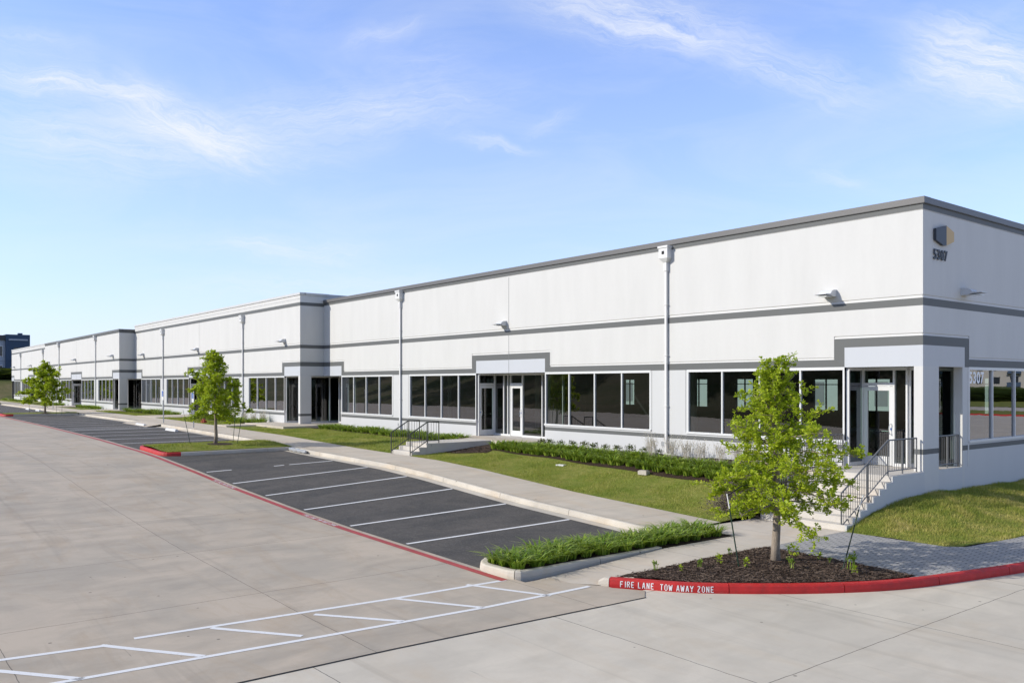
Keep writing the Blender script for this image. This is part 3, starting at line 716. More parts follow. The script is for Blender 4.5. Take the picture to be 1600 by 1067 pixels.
    # scupper boxes and downspouts
    for u in (9.1, 27.4):
        zt = top-h-.02 if style == 'dark' else 7.1
        dn = MB(); c = u+.0
        dn.ob(P, U, Nn, c-.043, c+.043, .02, .105, -.02 if X0 > -30 else 0., zt-.85)
        for z in (1.6, 3.4, 5.2): dn.ob(P, U, Nn, c-.07, c+.07, .0, .125, z, z+.03)
        ds = dn.build('downspout', 'white_trim', BLD)
        sb = MB(); sb.ob(P, U, Nn, c-.23, c+.23, .0, .27, zt-.09, zt-.02); sb.ob(P, U, Nn, c-.20, c+.20, .0, .24, zt-.45, zt-.09)
        pt = lambda uu, n, z: (P[0]+U[0]*uu+Nn[0]*n, P[1]+U[1]*uu+Nn[1]*n, z)
        # tapered foot
        A = [pt(c-.20, 0, zt-.45), pt(c+.20, 0, zt-.45), pt(c+.20, .24, zt-.45), pt(c-.20, .24, zt-.45)]; B = [pt(c-.07, 0, zt-.6), pt(c+.07, 0, zt-.6), pt(c+.07, .14, zt-.6), pt(c-.07, .14, zt-.6)]
        for k in range(4): sb.quad(A[k], A[(k+1) % 4], B[(k+1) % 4], B[k])
        sb.ob(P, U, Nn, c-.065, c+.065, .0, .135, zt-.9, zt-.6)
        box = sb.build('collector_box', 'white_trim', ds)
        hb = MB(); hb.ob(P, U, Nn, c-.06, c+.06, .2405, .243, zt-.32, zt-.20); hb.build('overflow_hole', 'rubber', box)
        if u > 20 or X0 > -30:
            bb = MB(); bb.ob(P, U, Nn, c+.06, c+.2, .0, .1, .18, .33); bb.build('socket_box', 'alu_grey', BLD)
    return F
def side_wall(X, Y0, Y1, style, extra=None):
    """wall looking to +X from Y0 (front corner) to Y1"""
    F = Face(); P = (X, Y0); U = (0, 1); Nn = (1, 0)
    return F, P, U, Nn
wing(0, 0, 'dark'); wing(-36.5, -1.55, 'light'); wing(-73, -2.9, 'dark'); wing(-109.5, -1.55, 'light', corner=True)
# short side walls of the stepping wings
for X, Y0, Y1, st in ((-36.5, -1.55, .3, 'light'), (-73, -2.9, -1.2, 'dark')):
    F = Face(); P = (X, Y0); U = (0, 1); Nn = (1, 0); w = Y1-Y0
    facade(F, P, U, Nn, [(0, .72, 'column'), (.72, w, 'header')], st)
    F.mb('wall').ob(P, U, Nn, .66, .72, -.25, -.001, -.01, Z_HEAD); F.mb('wall').box(X-.245, X-.2, Y0+.01, Y0+.66, 0, Z_HEAD)
    for k, m_ in (('wall', 'wall_white'), ('painted_band', 'band_grey'), ('lower_wall', 'wall_cool'), ('entry_panel', 'wall_cool')):
        if k in F.k: (F.k[k].build(k, m_, BLD) if k == 'wall' else split_build(F.k[k], k, m_, BLD))
    cp = MB(); top = 7.5 if st == 'dark' else 7.88; h = .17 if st == 'dark' else .13
    cp.ob(P, U, Nn, -.0+.27, w, -.32, .06, top-h, top-.002); cp.ob(P, U, Nn, -.045, .27, -.25, .059, top-h+.002, top-.003)
    cp.build('coping', 'coping_dark' if st == 'dark' else 'coping_light', BLD)
    ex = MB(); ex.box(X-.3, X-.02, Y1, Y1+6, 7.0 if st == 'dark' else 7.3, top-.01); ex.build('coping', 'wall_cool', BLD)
# east facade, X = 0, towards +Y
F = Face(); P = (0, 0); U = (0, 1); Nn = (1, 0)
cols = [(0, .92, 'column'), (.92, 2.38, 'header'), (2.38, 2.50, 'column'), (2.50, 2.66, 'solid')]
y = 2.8; LE = 22.2
cols = [(0, .92, 'column'), (.92, 2.38, 'header'), (2.38, 2.52, 'column'), (2.52, 2.8, 'leg'), (2.8, 9.4, 'win'), (9.4, 11.3, 'pier'), (11.3, 17.9, 'win'), (17.9, LE, 'pier')]
facade(F, P, U, Nn, cols, 'dark')
F.mb('wall').ob(P, U, Nn, 2.8, 2.855, -.01, .006, Z_G4-.02, Z_G3)
for a, b in ((2.8, 9.4), (11.3, 17.9)): window(P, U, Nn, a, b, 4, F)
# column body and opening jambs
wl = F.mb('wall'); wl.ob(P, U, Nn, .002, .92, -.25, -.001, 0, Z_HEAD+.03)
wl.ob(P, U, Nn, 2.38, 2.8, -.25, -.001, G, Z_HEAD+.03); wl.ob(P, U, Nn, 2.72, 2.8, -.001, .006, -.0, Z_HEAD)
reveal(F, P, U, Nn, .92, 2.38, 0, Z_HEAD, .25, sides='T')
for k, m_ in (('wall', 'wall_white'), ('painted_band', 'band_grey'), ('lower_wall', 'wall_cool'), ('entry_panel', 'wall_cool')):
    if k in F.k: (F.k[k].build(k, m_, BLD) if k == 'wall' else split_build(F.k[k], k, m_, BLD))
cp = MB(); cp.ob(P, U, Nn, .32, LE, -.32, .05, 7.33, 7.5); cp.ob(P, U, Nn, .32, LE, -.31, .042, 7.318, 7.33); cp.build('coping', 'coping_dark', BLD)
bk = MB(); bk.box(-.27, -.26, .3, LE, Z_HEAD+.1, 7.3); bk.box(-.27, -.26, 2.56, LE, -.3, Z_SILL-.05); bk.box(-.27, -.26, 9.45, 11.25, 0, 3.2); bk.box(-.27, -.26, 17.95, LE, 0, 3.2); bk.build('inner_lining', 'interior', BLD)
# shell: roof, interior floor, rear wall with openings, party walls
rf = MB(); rf.box(-36.3, -.3, .3, LE-.02, 6.9, 7.0); rf.box(-72.8, -36.7, -1.2, LE-.02, 6.9, 7.05); rf.box(-109.3, -73.2, -2.6, LE-.02, 6.9, 7.0); rf.box(-145.8, -109.7, -1.2, LE-.02, 6.9, 7.05)
rf.build('roof', 'roof_dark', BLD)
ff = MB(); ff.box(-146, -.3, 1.25, LE, -.3, -.02); ff.build('floor_slab', 'interior_floor', BLD)
BY = 22.
holes = [(-17.05, -15.5, .87, 2.66), (-26.4, -24.9, .9, 2.7), (-32.5, -31.5, .9, 2.7), (-14.0, -12.4, .9, 2.66), (-22.6, -21.3, .9, 2.7), (-8.7, -7.3, .9, 2.68), (-40.5, -39, .9, 2.7), (-58.4, -57.1, .3, 2.8), (-46.5, -45.3, .9, 2.8)]
def wallholes(mb, x0, x1, y, z0, z1, hs, t=.2):
    hs = sorted([h for h in hs if h[0] > x0 and h[1] < x1]); x = x0
    for (a, b, c, d) in hs:
        mb.box(x, a, y, y+t, z0, z1); mb.box(a, b, y, y+t, z0, c); mb.box(a, b, y, y+t, d, z1); x = b
    mb.box(x, x1, y, y+t, z0, z1)
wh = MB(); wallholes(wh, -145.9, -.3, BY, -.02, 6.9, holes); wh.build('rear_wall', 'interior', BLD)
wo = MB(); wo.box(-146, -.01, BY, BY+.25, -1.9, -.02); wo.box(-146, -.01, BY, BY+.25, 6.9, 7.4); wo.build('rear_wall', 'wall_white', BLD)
mu = MB()
for (a, b, c, d) in holes: mu.box((a+b)/2-.04, (a+b)/2+.04, BY+.05, BY+.12, c, d); mu.box(a, b, BY+.05, BY+.12, c+(d-c)*.82, c+(d-c)*.82+.05)
mu.build('rear_window_frame', 'dark_metal', BLD)
pw = MB()
for x in (-36.6, -73.1, -109.6, -145.9): pw.box(x-.1, x+.1, 1.3, BY, 0, 6.9)
pw.box(-.9, -.26, 4.4, 4.5, 0, 6.9); pw.box(-146, -145.9, -1.5, LE, -.5, 7.5)
pw.build('inner_wall', 'interior', BLD)
ew = MB(); ew.box(-146.05, -145.95, -1.5, LE, -.5, 7.8); ew.build('wall', 'wall_white', BLD)
ic = MB()
for x, y in ((-5, 6), (-12, 5), (-24, 6.5), (-31, 5.5)): ic.box(x-.09, x+.09, y-.09, y+.09, 0, 6.9)
ic.build('interior_column', 'wall_cool', BLD)
# blank white tilt-up building behind, seen only through the rear windows
NB = empty('warehouse', (0, 50, 0), 'pale warehouse wall seen through the rear windows of the office building', 'building')
nb = MB(); nb.box(-150, 10, 50, 62, -2, 8); o = nb.build('wall', 'green_wall', None); o.parent = NB; o.location = (0, -50, 0)
nd = MB()
for k in range(24): nd.box(-140+k*6.2, -138.8+k*6.2, 49.97, 50, .4, 2.6); nd.box(-143+k*6.2, -137+k*6.2, 49.98, 50, 3.3, 3.45)
o = nd.build('door', 'alu_grey', None); o.parent = NB; o.location = (0, -50, 0)

# wall lamps (area lights on the walls, unlit by day)
def wall_lamp(P, U, Nn, u, z):
    pt = lambda uu, n, zz: (P[0]+U[0]*uu+Nn[0]*n, P[1]+U[1]*uu+Nn[1]*n, zz)
    mb = MB(); prof = [(0, -.03), (.22, -.03), (.30, .005), (.64, .02), (.64, .04), (.36, .06), (.29, .14), (.20, .185), (.10, .20), (0, .20)]
    prof = [(a*.9, b*.9) for a, b in prof]
    mb.prism([pt(u-.2, n, z+h) for n, h in prof], Vector(pt(.40, 0, 0))-Vector(pt(0, 0, 0)))
    o = mb.build('wall_lamp', 'lamp_body', BLD)
    l = MB(); l.ob(P, U, Nn, u-.16, u+.16, .22, .5, z-.04, z-.025); l.build('lamp_lens', 'lamp_lens', o)
for X0, Y in ((0, 0), (-36.5, -1.55), (-73, -2.9), (-109.5, -1.55)):
    wall_lamp((X0, Y), (-1, 0), (0, -1), 2.75 if X0 > -30 else 2.3, 5.0); wall_lamp((X0, Y), (-1, 0), (0, -1), 18.6, 5.0)
    if X0 < -30: wall_lamp((X0, Y), (-1, 0), (0, -1), 33.5, 5.0)
wall_lamp((0, 0), (0, 1), (1, 0), 2.45, 4.98)

# lettering
def text_polys(txt, size, extrude, xs=1., off=0., sp=1.):
    cu = bpy.data.curves.new('t', 'FONT'); cu.body = txt; cu.size = size; cu.extrude = extrude; cu.offset = off; cu.space_character = sp; cu.resolution_u = 4
    ob = bpy.data.objects.new('t', cu); COL.objects.link(ob); bpy.context.view_layer.update()
    me = ob.evaluated_get(bpy.context.evaluated_depsgraph_get()).to_mesh()
    vs = [(v.co.x*xs, v.co.y, v.co.z) for v in me.vertices]; fs = [tuple(p.vertices) for p in me.polygons]
    bpy.data.objects.remove(ob); return vs, fs
def letters(txt, size, ext, xs, fn, name, m, parent, off=0., sp=1.):
    vs, fs = text_polys(txt, size, ext, xs, off, sp); mb = MB(); mb.v = [fn(*v) for v in vs]; mb.f = fs
    return mb.build(name, m, parent)
# raised numerals and emblem on the east wall
letters('5307', .40, .012, .92, lambda x, y, z: (.035+z, .54+x, 5.85+y), 'building_number', 'sign_charcoal', BLD, .006, 1.14)
em = MB(); em.prism([(.015, y, z) for y, z in [(.58, 6.37), (1.0, 6.26), (1.19, 6.27), (1.19, 6.83), (.58, 6.69)]], (.075, 0, 0)); E = em.build('emblem', 'sign_charcoal', BLD)
e2 = MB(); e2.prism([(.015, y, z) for y, z in [(1.19, 6.27), (1.66, 6.42), (1.66, 6.69), (1.19, 6.83)]], (.07, 0, 0)); e2.build('emblem_side', 'sign_gold', E)
# white vinyl numerals on the first east window
letters('5307', .47, .0005, .98, lambda x, y, z: (-.056+z, 2.93+x, 2.42+y), 'window_number', 'vinyl_white', BLD, .012, 1.1)

# ------------------------------------------------------------------ stairs and railings
def railing(name, path, label, m='rail', h=.92, posts=(), r=.021):
    """path: list of (x,y,z of the walking line)"""
    root = empty(name, path[0], label, 'railing', 'stair and landing railings')
    P0 = Vector(path[0]); pts = [Vector(p)-P0 for p in path]
    up = Vector((0, 0, h)); lo = Vector((0, 0, .11))
    t = MB(); t.tube([p+up for p in pts], r, n=8); t.build('top_rail', m, root)
    t = MB(); t.tube([p+lo for p in pts], r*.75, n=6); t.build('bottom_rail', m, root)
    bal = MB(); psts = []
    seg = [(pts[i+1]-pts[i]).length for i in range(len(pts)-1)]; tot = sum(seg)
    def at(s):
        for i, L in enumerate(seg):
            if s <= L+1e-6: return pts[i]+(pts[i+1]-pts[i])*(s/L)
            s -= L
        return pts[-1]
    hor = lambda s: s
    n = int(tot/.118)
    for k in range(1, n):
        p = at(tot*k/n); bal.tube([p+lo, p+up], .0085, n=5, cap=False)
    bal.build('balusters', m, root)
    acc = [0]+list(np.cumsum(seg)); ps = sorted(set([0., tot]+[float(a) for a in acc[1:-1]]+list(posts)))
    for s in ps:
        q = at(s); b = MB(); b.tube([q-Vector((0, 0, .05)), q+up], .021, n=8); b.build('post', m, root)
    return root
ST = MB(); n = 8
for k in range(n):        # first stair: risers .15, from z=-1.2 at y=-3.95 up to 0 at y=-1.7
    y0 = -1.7-.32*(n-1)+.32*k if k < n-1 else -1.7
    z = -1.2+.15*(k+1)
    ST.box(-2.42, -.003, y0 if k else -3.94, y0+.34 if k < n-1 else -.0, -1.9 if k == 0 else z-.2, z)
s1 = ST.build('concrete_stair', 'stair_conc', None); tag(s1, 'wide concrete stair with eight steps up to the corner entrance', 'stairs')
ck = MB(); prof = [(0, -.005), (-1.7, -.005)]
for k in range(n-2, -1, -1):
    z = -1.2+.15*(k+1); yk1 = -1.7-.32*(n-1)+.32*(k+1) if k < n-2 else -1.7
    yk = -1.7-.32*(n-1)+.32*k if k else -3.94
    prof += [(yk1, z-.008), (yk, z-.008)]
prof += [(-3.94, -1.9), (0, -1.9)]
ck.prism([(-.0005, y, z) for y, z in prof][::-1], (.045, 0, 0))
o = ck.build('stair_side_wall', 'wall_cool', s1)
railing('stair_railing', [(-.12, -.12, 0), (-.12, -1.66, 0), (-.12, -3.9, -1.2)], 'grey metal railing on the open right-hand edge of the corner stair', posts=(.77, 2.7))
railing('stair_railing', [(-2.33, -.05, 0), (-2.33, -1.66, 0), (-2.33, -3.9, -1.2)], 'grey metal railing on the lawn side of the corner stair, behind the tree', posts=(2.9,))
railing('landing_railing', [(-.1, .95, 0), (-.1, 2.34, 0)], 'short grey railing set in the wall opening beside the 5307 window', posts=(.7,))
# second stair
S2 = MB()
for k in range(3): S2.box(STX0, STX1, -5.30+.34*k, -5.30+.34*(k+1) if k < 2 else -1.4, -.9, -.46+.153*(k+1)-(.0 if k < 2 else .002))
s2 = S2.build('concrete_stair', 'stair_conc', None, bevel=.01); tag(s2, 'short concrete stair with three steps up from the sidewalk to the middle entrance', 'stairs')
for x, nm in ((STX1-.06, 'nearer of the two'), (STX0+.06, 'farther of the two')):
    railing('stair_railing', [(x, -5.36, -.46), (x, -4.55, -.0), (x, -4.0, 0)], 'dark olive metal handrail on the three-step stair, the %s' % nm, m='rail_olive', h=.86, r=.026)

# ------------------------------------------------------------------ stencilled words on the kerb and on the red line
def stroke(mb, a, b, w, fn):
    a = Vector(a); b = Vector(b); d = (b-a); n = max(int(d.length/.04), 1); d.normalize(); p = Vector((-d.y, d.x))*w/2
    L = (b-a).length
    for i in range(n):
        s, e = a+d*(L*i/n), a+d*(L*(i+1)/n); mb.poly([fn(v.x, v.y) for v in (s-p, e-p, e+p, s+p)])
GL = {'F': [((.1, 0), (.1, 1)), ((.2, .95), (.8, .95)), ((.2, .52), (.65, .52))], 'I': [((.3, 0), (.3, 1))],
      'R': [((.1, 0), (.1, 1)), ((.2, .95), (.65, .95)), ((.72, .9), (.72, .58)), ((.2, .5), (.65, .5)), ((.45, .45), (.78, 0))],
      'E': [((.1, 0), (.1, 1)), ((.2, .95), (.75, .95)), ((.2, .5), (.65, .5)), ((.2, .05), (.75, .05))], 'L': [((.1, 0), (.1, 1)), ((.2, .05), (.7, .05))],
      'A': [((.05, 0), (.36, 1)), ((.75, 0), (.44, 1)), ((.25, .33), (.55, .33))], 'N': [((.1, 0), (.1, 1)), ((.16, .9), (.66, .1)), ((.72, 0), (.72, 1))],
      'T': [((0, .95), (.34, .95)), ((.46, .95), (.8, .95)), ((.4, 0), (.4, .92))],
      'O': [((.1, .12), (.1, .88)), ((.72, .12), (.72, .88)), ((.2, .96), (.62, .96)), ((.2, .04), (.62, .04))],
      'W': [((.0, 1), (.2, 0)), ((.26, .05), (.42, .8)), ((.46, .8), (.62, .05)), ((.68, 0), (.88, 1))],
      'Y': [((.0, 1), (.36, .5)), ((.8, 1), (.44, .5)), ((.4, 0), (.4, .45))], 'Z': [((.05, .95), (.75, .95)), ((.72, .88), (.1, .12)), ((.05, .05), (.75, .05))]}
def stencil(txt, h, adv, w, fn, name, m, parent=None):
    mb = MB(); u = 0
    for ch in txt:
        if ch == ' ': u += adv*.6; continue
        for a, b in GL[ch]: stroke(mb, (u+a[0]*adv*.82, a[1]*h), (u+b[0]*adv*.82, b[1]*h), w, fn)
        u += adv*(.62 if ch == 'I' else 1.12 if ch == 'W' else 1.)
    return mb.build(name, m, parent)
rk = resample([(x, y, -1.35) for x, y in RK[:7]], .03); ra = [0]
for i in range(1, len(rk)): ra.append(ra[-1]+(rk[i]-rk[i-1]).length)
def onkerb(u, h):
    s = u+.2; i = max(min(int(np.searchsorted(ra, s)), len(rk)-1), 1); t = (s-ra[i-1])/(ra[i]-ra[i-1]); p = rk[i-1].lerp(rk[i], t); d = (rk[i]-rk[i-1]).normalized()
    z = .022+h; off = .012*max((z-.058)/.075, 0)
    nrm = Vector((-d.y, d.x, 0)); q = p+nrm*(off-.006); return (q.x, q.y, -1.35+z)
struct(stencil('FIRE LANE  TOW AWAY ZONE', .105, .078, .015, onkerb, 'kerb_lettering', 'white_paint'), 'structure', 'white stencilled words FIRE LANE TOW AWAY ZONE on the red kerb')
for x0 in (-10.4, -17.5): struct(stencil('FIRE LANE TOW AWAY ZONE', .11, .09, .02, lambda u, h: (x0+u, -13.295+h, rd(x0+u)+.009), 'line_lettering', 'white_paint'))

# ------------------------------------------------------------------ vegetation
def blade_arrays(n, rad, hmin, hmax, w, lean, seg=3, rs=None):
    rs = rs or random; mb = MB()
    for _ in range(n):
        a = rs.uniform(0, 2*math.pi); r = rad*math.sqrt(rs.random()); x, y = r*math.cos(a), r*math.sin(a)
        d = a+rs.uniform(-.8, .8); h = rs.uniform(hmin, hmax); ln = lean*rs.uniform(.4, 1.2)*h
        dx, dy = math.cos(d), math.sin(d); px, py = -dy*w/2, dx*w/2; i = len(mb.v)
        for k in range(seg+1):
            t = k/seg; bend = ln*t*t; z = h*(t-.28*lean*t*t*t); ww = (1-t**2.2)
            c = (x+dx*bend, y+dy*bend, z)
            if k < seg: mb.v += [(c[0]-px*ww, c[1]-py*ww, z), (c[0]+px*ww, c[1]+py*ww, z)]
            else: mb.v.append(c)
        for k in range(seg-1): mb.f.append((i+2*k, i+2*k+1, i+2*k+3, i+2*k+2))
        mb.f.append((i+2*seg-2, i+2*seg-1, i+2*seg))
    return mb
ORD = lambda n: str(n)+('th' if 10 <= n % 100 <= 20 else {1: 'st', 2: 'nd', 3: 'rd'}.get(n % 10, 'th'))
def clones(protos, spots, name, label, cat, group, rows=None, axis='left end'):
    """rows: list of (row name, count); every copy is told apart by its place in its row"""
    if rows is None: rows = [('', len(spots))]
    names = [(r, k+1) for r, n_ in rows for k in range(n_)]
    for i, (x, y, z, s) in enumerate(spots):
        o = bpy.data.objects.new(name, protos[i % len(protos)]); COL.objects.link(o)
        place(o, (x, y, z), random.uniform(0, 6.28), s); r, k = names[i]
        tag(o, '%s, %s%s from the %s' % (label, (r+', ') if r else '', ORD(k), axis), cat, group)
clump = [blade_arrays(62, .14, .28, .50, .040, 1.3).mesh('grass_clump', 'liriope') for _ in range(4)]
J = random.uniform
sp = []; cnt = [0, 0, 0]
for r_, y in enumerate((-2.4, -1.98, -1.58)):
    for k in range(32):
        x = -16.2+k*.42+J(-.08, .08)+.1*r_
        if r_ == 2 and x > -4: continue
        yy = y-.25*max(min((x+8)/6, 1), 0); cnt[r_] += 1; sp.append((x, yy+J(-.08, .08), lawn(x, yy)+.01, J(.85, 1.15)))
clones(clump, sp, 'grass_clump', 'border grass clump in the long bed', 'plant', 'border grass clumps below the nearest windows', list(zip(('front row', 'middle row', 'back row'), cnt)))
sp = []
for y in (-1.75, -1.3):
    for k in range(28): x = -33.4+k*.5+J(-.1, .1); sp.append((x, y+J(-.1, .1), lawn(x, y)+.01, J(.8, 1.15)))
clones(clump, sp, 'grass_clump', 'low grass clump left of the three-step stair', 'plant', 'border grass clumps beyond the short stair', [('front row', 28), ('wall row', 28)])
sp = []
cnt = []
for x in (-2.42, -2.08, -1.76):
    cnt.append(0)
    for k in range(17):
        y = -12.72+k*.37; cnt[-1] += 1
        sp.append((x+J(-.06, .06)+(.12 if y > -8.5 else 0), y+J(-.08, .08), -1.2, J(.75, 1.05)))
clones(clump, sp, 'grass_clump', 'grass clump in the kerbed island', 'plant', 'border grass clumps in the kerbed island', list(zip(('asphalt side', 'middle line', 'walkway side'), cnt)), 'rounded nose')
big = [blade_arrays(160, .30, .35, .62, .03, .9, 2).mesh('grass_clump', 'liriope') for _ in range(2)]
sp = []
for k in range(40):
    x = -40.8-k*.78
    if -57.5 < x < -52.2: continue
    sp.append((x+J(-.2, .2), -2.4+J(-.3, .3), lawn(x, -2.4), J(.7, 1.1)))
clones(big, sp, 'grass_clump', 'bushy grass clump along the second wing', 'plant', 'bushy grasses along the second wing', None, 'right end')
sp = [(x+J(-.3, .3), -3.5+J(-.2, .2), -.05, J(.6, .9)) for x in rng(-78, -87, 1.1)+rng(-96, -106, 1.2)+rng(-118, -140, 2.)]
clones(big, sp, 'grass_clump', 'small grass clump by the far wings', 'plant', 'grasses along the far wings', None, 'right end')

def leafcloud(n, rx, rz, ls, mb=None, c=(0, 0, 0), shell=.55):
    mb = mb or MB()
    for _ in range(n):
        v = Vector((random.gauss(0, 1), random.gauss(0, 1), random.gauss(0, 1))).normalized(); rr = shell+(1-shell)*random.random()
        p = Vector((c[0]+v.x*rx*rr, c[1]+v.y*rx*rr, c[2]+v.z*rz*rr))
        leaf(mb, p, (v+Vector((J(-.6, .6), J(-.6, .6), J(-.2, .8)))).normalized(), ls*J(.7, 1.3))
    return mb
def leaf(mb, p, d, s, wide=.42):
    """folded leaf with a lobed outline"""
    a = d.cross(Vector((J(-.3, .3), J(-.3, .3), 1))); 
    if a.length < .1: a = Vector((1, 0, 0))
    a.normalize(); u = a.cross(d).normalized(); a = (a+u*J(-.5, .5)).normalized(); u = d.cross(a)
    w = s*wide; i = len(mb.v)
    q = lambda t, ww, up: tuple(p+d*(s*t)+a*ww+u*up)
    mb.v += [tuple(p), q(.25, w*.45, w*.15), q(.5, w*.3, w*.05), q(.68, w, w*.25), q(1., 0, -w*.2), q(.68, -w, w*.25), q(.5, -w*.3, w*.05), q(.25, -w*.45, w*.15), q(.5, 0, -w*.12)]
    mb.f += [(i, i+1, i+2, i+8), (i+2, i+3, i+4, i+8), (i+4, i+5, i+6, i+8), (i+6, i+7, i, i+8)]
sh = [leafcloud(260, .19, .16, .05, c=(0, 0, .15), shell=.2).mesh('small_shrub', 'shrub_dark') for _ in range(2)]
clones(sh, [(x, -.75+J(-.1, .1), lawn(x, -.75), J(.8, 1.1)) for x in rng(-15.2, -8.9, .62)], 'small_shrub', 'small dark shrub behind the long border grasses', 'shrub', 'small dark shrubs along the wall')
def feathery(n, r, h):
    mb = MB()
    for _ in range(n):
        a = J(0, 6.28); l = J(.1, .5); x, y = J(-r, r)*.5, J(-r, r)*.5; hh = h*J(.55, 1.); tip = Vector((x+math.cos(a)*l*hh, y+math.sin(a)*l*hh, hh))
        b = Vector((x, y, 0)); px = Vector((-math.sin(a), math.cos(a), 0))*.004; m_ = (b+tip)/2+Vector((0, 0, .06)); i = len(mb.v)
        mb.v += [tuple(b-px), tuple(b+px), tuple(m_+px), tuple(m_-px), tuple(tip)]; mb.f += [(i, i+1, i+2, i+3), (i+3, i+2, i+4)]
        for k in range(7):
            t = J(.35, 1.); p = b.lerp(tip, t)+Vector((0, 0, .06*(1-abs(2*t-1)))); leaf(mb, p, Vector((J(-1, 1), J(-1, 1), J(.1, 1))).normalized(), J(.02, .05), .35)
    return mb
fe = [feathery(70, .32, .85).mesh('feather_grass', 'feather') for _ in range(2)]
clones(fe, [(x, -.8+J(-.12, .12), lawn(x, -.8), J(.85, 1.1)) for x in rng(-9.0, -3.4, .7)], 'feather_grass', 'pale feathery grass right of the nearest downspout', 'plant', 'pale feathery grasses by the wall')
clones(fe, [(x, -2.1+J(-.15, .15), lawn(x, -2.1), J(.9, 1.2)) for x in (-41.2, -42.6, -44.1, -46.)], 'feather_grass', 'pale feathery grass near the inner corner entrance', 'plant', 'pale feathery grasses by the second wing', None, 'right end')
tw = MB()
for _ in range(230):
    a = J(0, 6.28); el = J(.25, 1.5); d = Vector((math.cos(a)*math.cos(el), math.sin(a)*math.cos(el), math.sin(el))); q = Vector((J(-.12, .12), J(-.12, .12), 0)); P_ = [q]
    for k in range(5): d = (d+Vector((J(-.45, .45), J(-.45, .45), J(-.25, .3)))).normalized(); q = q+d*J(.12, .24); q.z = max(q.z, .02); P_.append(q)
    tw.tube(P_, .007, .003, n=3, cap=False)
    for k in (2, 3, 4, 5):
        for _2 in range(3): leaf(tw, P_[k], Vector((J(-1, 1), J(-1, 1), J(-.4, 1))).normalized(), J(.03, .07), .4)
tb = bpy.data.objects.new('bare_shrub', tw.mesh('bare_shrub', 'twig_brown')); COL.objects.link(tb); place(tb, (-2.95, -4.35, -1.12), 0, .95); tag(tb, 'bare brown twiggy shrub at the foot of the corner stair behind the tree', 'shrub')

# lawn blades as uncountable stuff
def lawn_blades(name, x0, x1, y0, y1, fz, dens, hh, w, inside=None, lab=None, m='blades'):
    n = int(abs(x1-x0)*abs(y1-y0)*dens); rs = np.random.RandomState(int(abs(x0*7+y0*3))+3)
    xs = rs.uniform(x0, x1, n); ys = rs.uniform(y0, y1, n); V = []; Fc = []
    an = rs.uniform(0, 6.28, n); hs = rs.uniform(.5, 1.2, n)*hh; ln = rs.uniform(-.9, .9, (n, 2))
    for k in range(n):
        x, y = float(xs[k]), float(ys[k])
        if inside and not inside(x, y): continue
        z = fz(x, y); i = len(V); dx, dy = math.cos(an[k])*w/2, math.sin(an[k])*w/2; h = hs[k]*(.6+.8*(math.sin(x*2.1+1.3*math.sin(y*3))*.5+.5))
        V += [(x-dx, y-dy, z-.01), (x+dx, y+dy, z-.01), (x+ln[k][0]*h, y+ln[k][1]*h, z+h)]; Fc.append((i, i+1, i+2))
    mb = MB(); mb.v = V; mb.f = Fc; o = mb.build(name, m); struct(o, 'stuff', lab); return o
lawn_blades('grass', -17.7, -2.62, -5.38, -2.7, lawn, 1500, .05, .011, lambda x, y: not (x < -15.6 and y > -4.0 and y > -4.0+(x+17.7)*.4) and (y < -2.8 or x < -16.5), 'short green lawn between the sidewalk and the planting')
lawn_blades('grass', .03, 2.93, -3.98, 9, rlawn, 1700, .07, .012, lambda x, y: x < 2.4+.3*min(max(y+4, 0), 1)+.25*min(max(y+3, 0), 1), 'patchy green lawn below the east wall', 'blades_dry')
lawn_blades('grass', -36, -19.4, -5.38, -2.0, lawn, 500, .06, .018, None, 'green lawn between the short stair and the inner corner')
lawn_blades('grass', -72.8, -40.1, -5.38, -3.3, lawn, 200, .07, .03, lambda x, y: not (-57.4 < x < -52.2), 'lawn strip along the second wing')
lawn_blades('grass', -27.95, -24.25, -12.8, -7.5, PZ, 500, .06, .018, lambda x, y: (x+26.4)**2+(y+10)**2 > .7, 'grass on the parking island round the slim tree')
# mulch chips
def chips(name, poly_in, x0, x1, y0, y1, fz, n, s):
    mb = MB(); c = 0
    while c < n:
        x, y = J(x0, x1), J(y0, y1)
        if not poly_in(x, y): continue
        a = J(0, 6.28); l = s*J(.5, 1.6); w = s*J(.12, .3); t = J(-.5, .5); z = fz(x, y)+J(.002, .02); dx, dy = math.cos(a)*l/2, math.sin(a)*l/2; px, py = -math.sin(a)*w/2, math.cos(a)*w/2
        i = len(mb.v); mb.v += [(x-dx-px, y-dy-py, z), (x+dx-px*.5, y+dy-py*.5, z+t*l*.5), (x+dx*.9+px, y+dy*.9+py, z+t*l*.5+.004), (x-dx+px, y-dy+py, z+.006)]; mb.f.append((i, i+1, i+2, i+3)); c += 1
    struct(mb.build(name, 'chips'), 'stuff', 'shredded bark mulch chips'); 
def inpoly(poly):
    def f(x, y):
        c = False; j = len(poly)-1
        for i in range(len(poly)):
            xi, yi = poly[i]; xj, yj = poly[j]
            if (yi > y) != (yj > y) and x < (xj-xi)*(y-yi)/(yj-yi)+xi: c = not c
            j = i
        return c
    return f
chips('mulch_chips', inpoly(MULCH), -.1, 3.5, -11.9, -7.1, mz, 9000, .055)
chips('mulch_chips', inpoly([(-17.68, -3.9), (-16.9, -3.7), (-15.7, -3.2), (-15.9, -2.7), (-16.6, -2.2), (-17.68, -2.2)]), -17.7, -15.6, -4, -2.2, lambda x, y: lawn(x, y)+.014, 900, .07)
sl = [feathery(12, .08, .22).mesh('seedling', 'liriope') for _ in range(1)]+[leafcloud(30, .06, .09, .06, c=(0, 0, .09), shell=.1).mesh('seedling', 'leaves')]
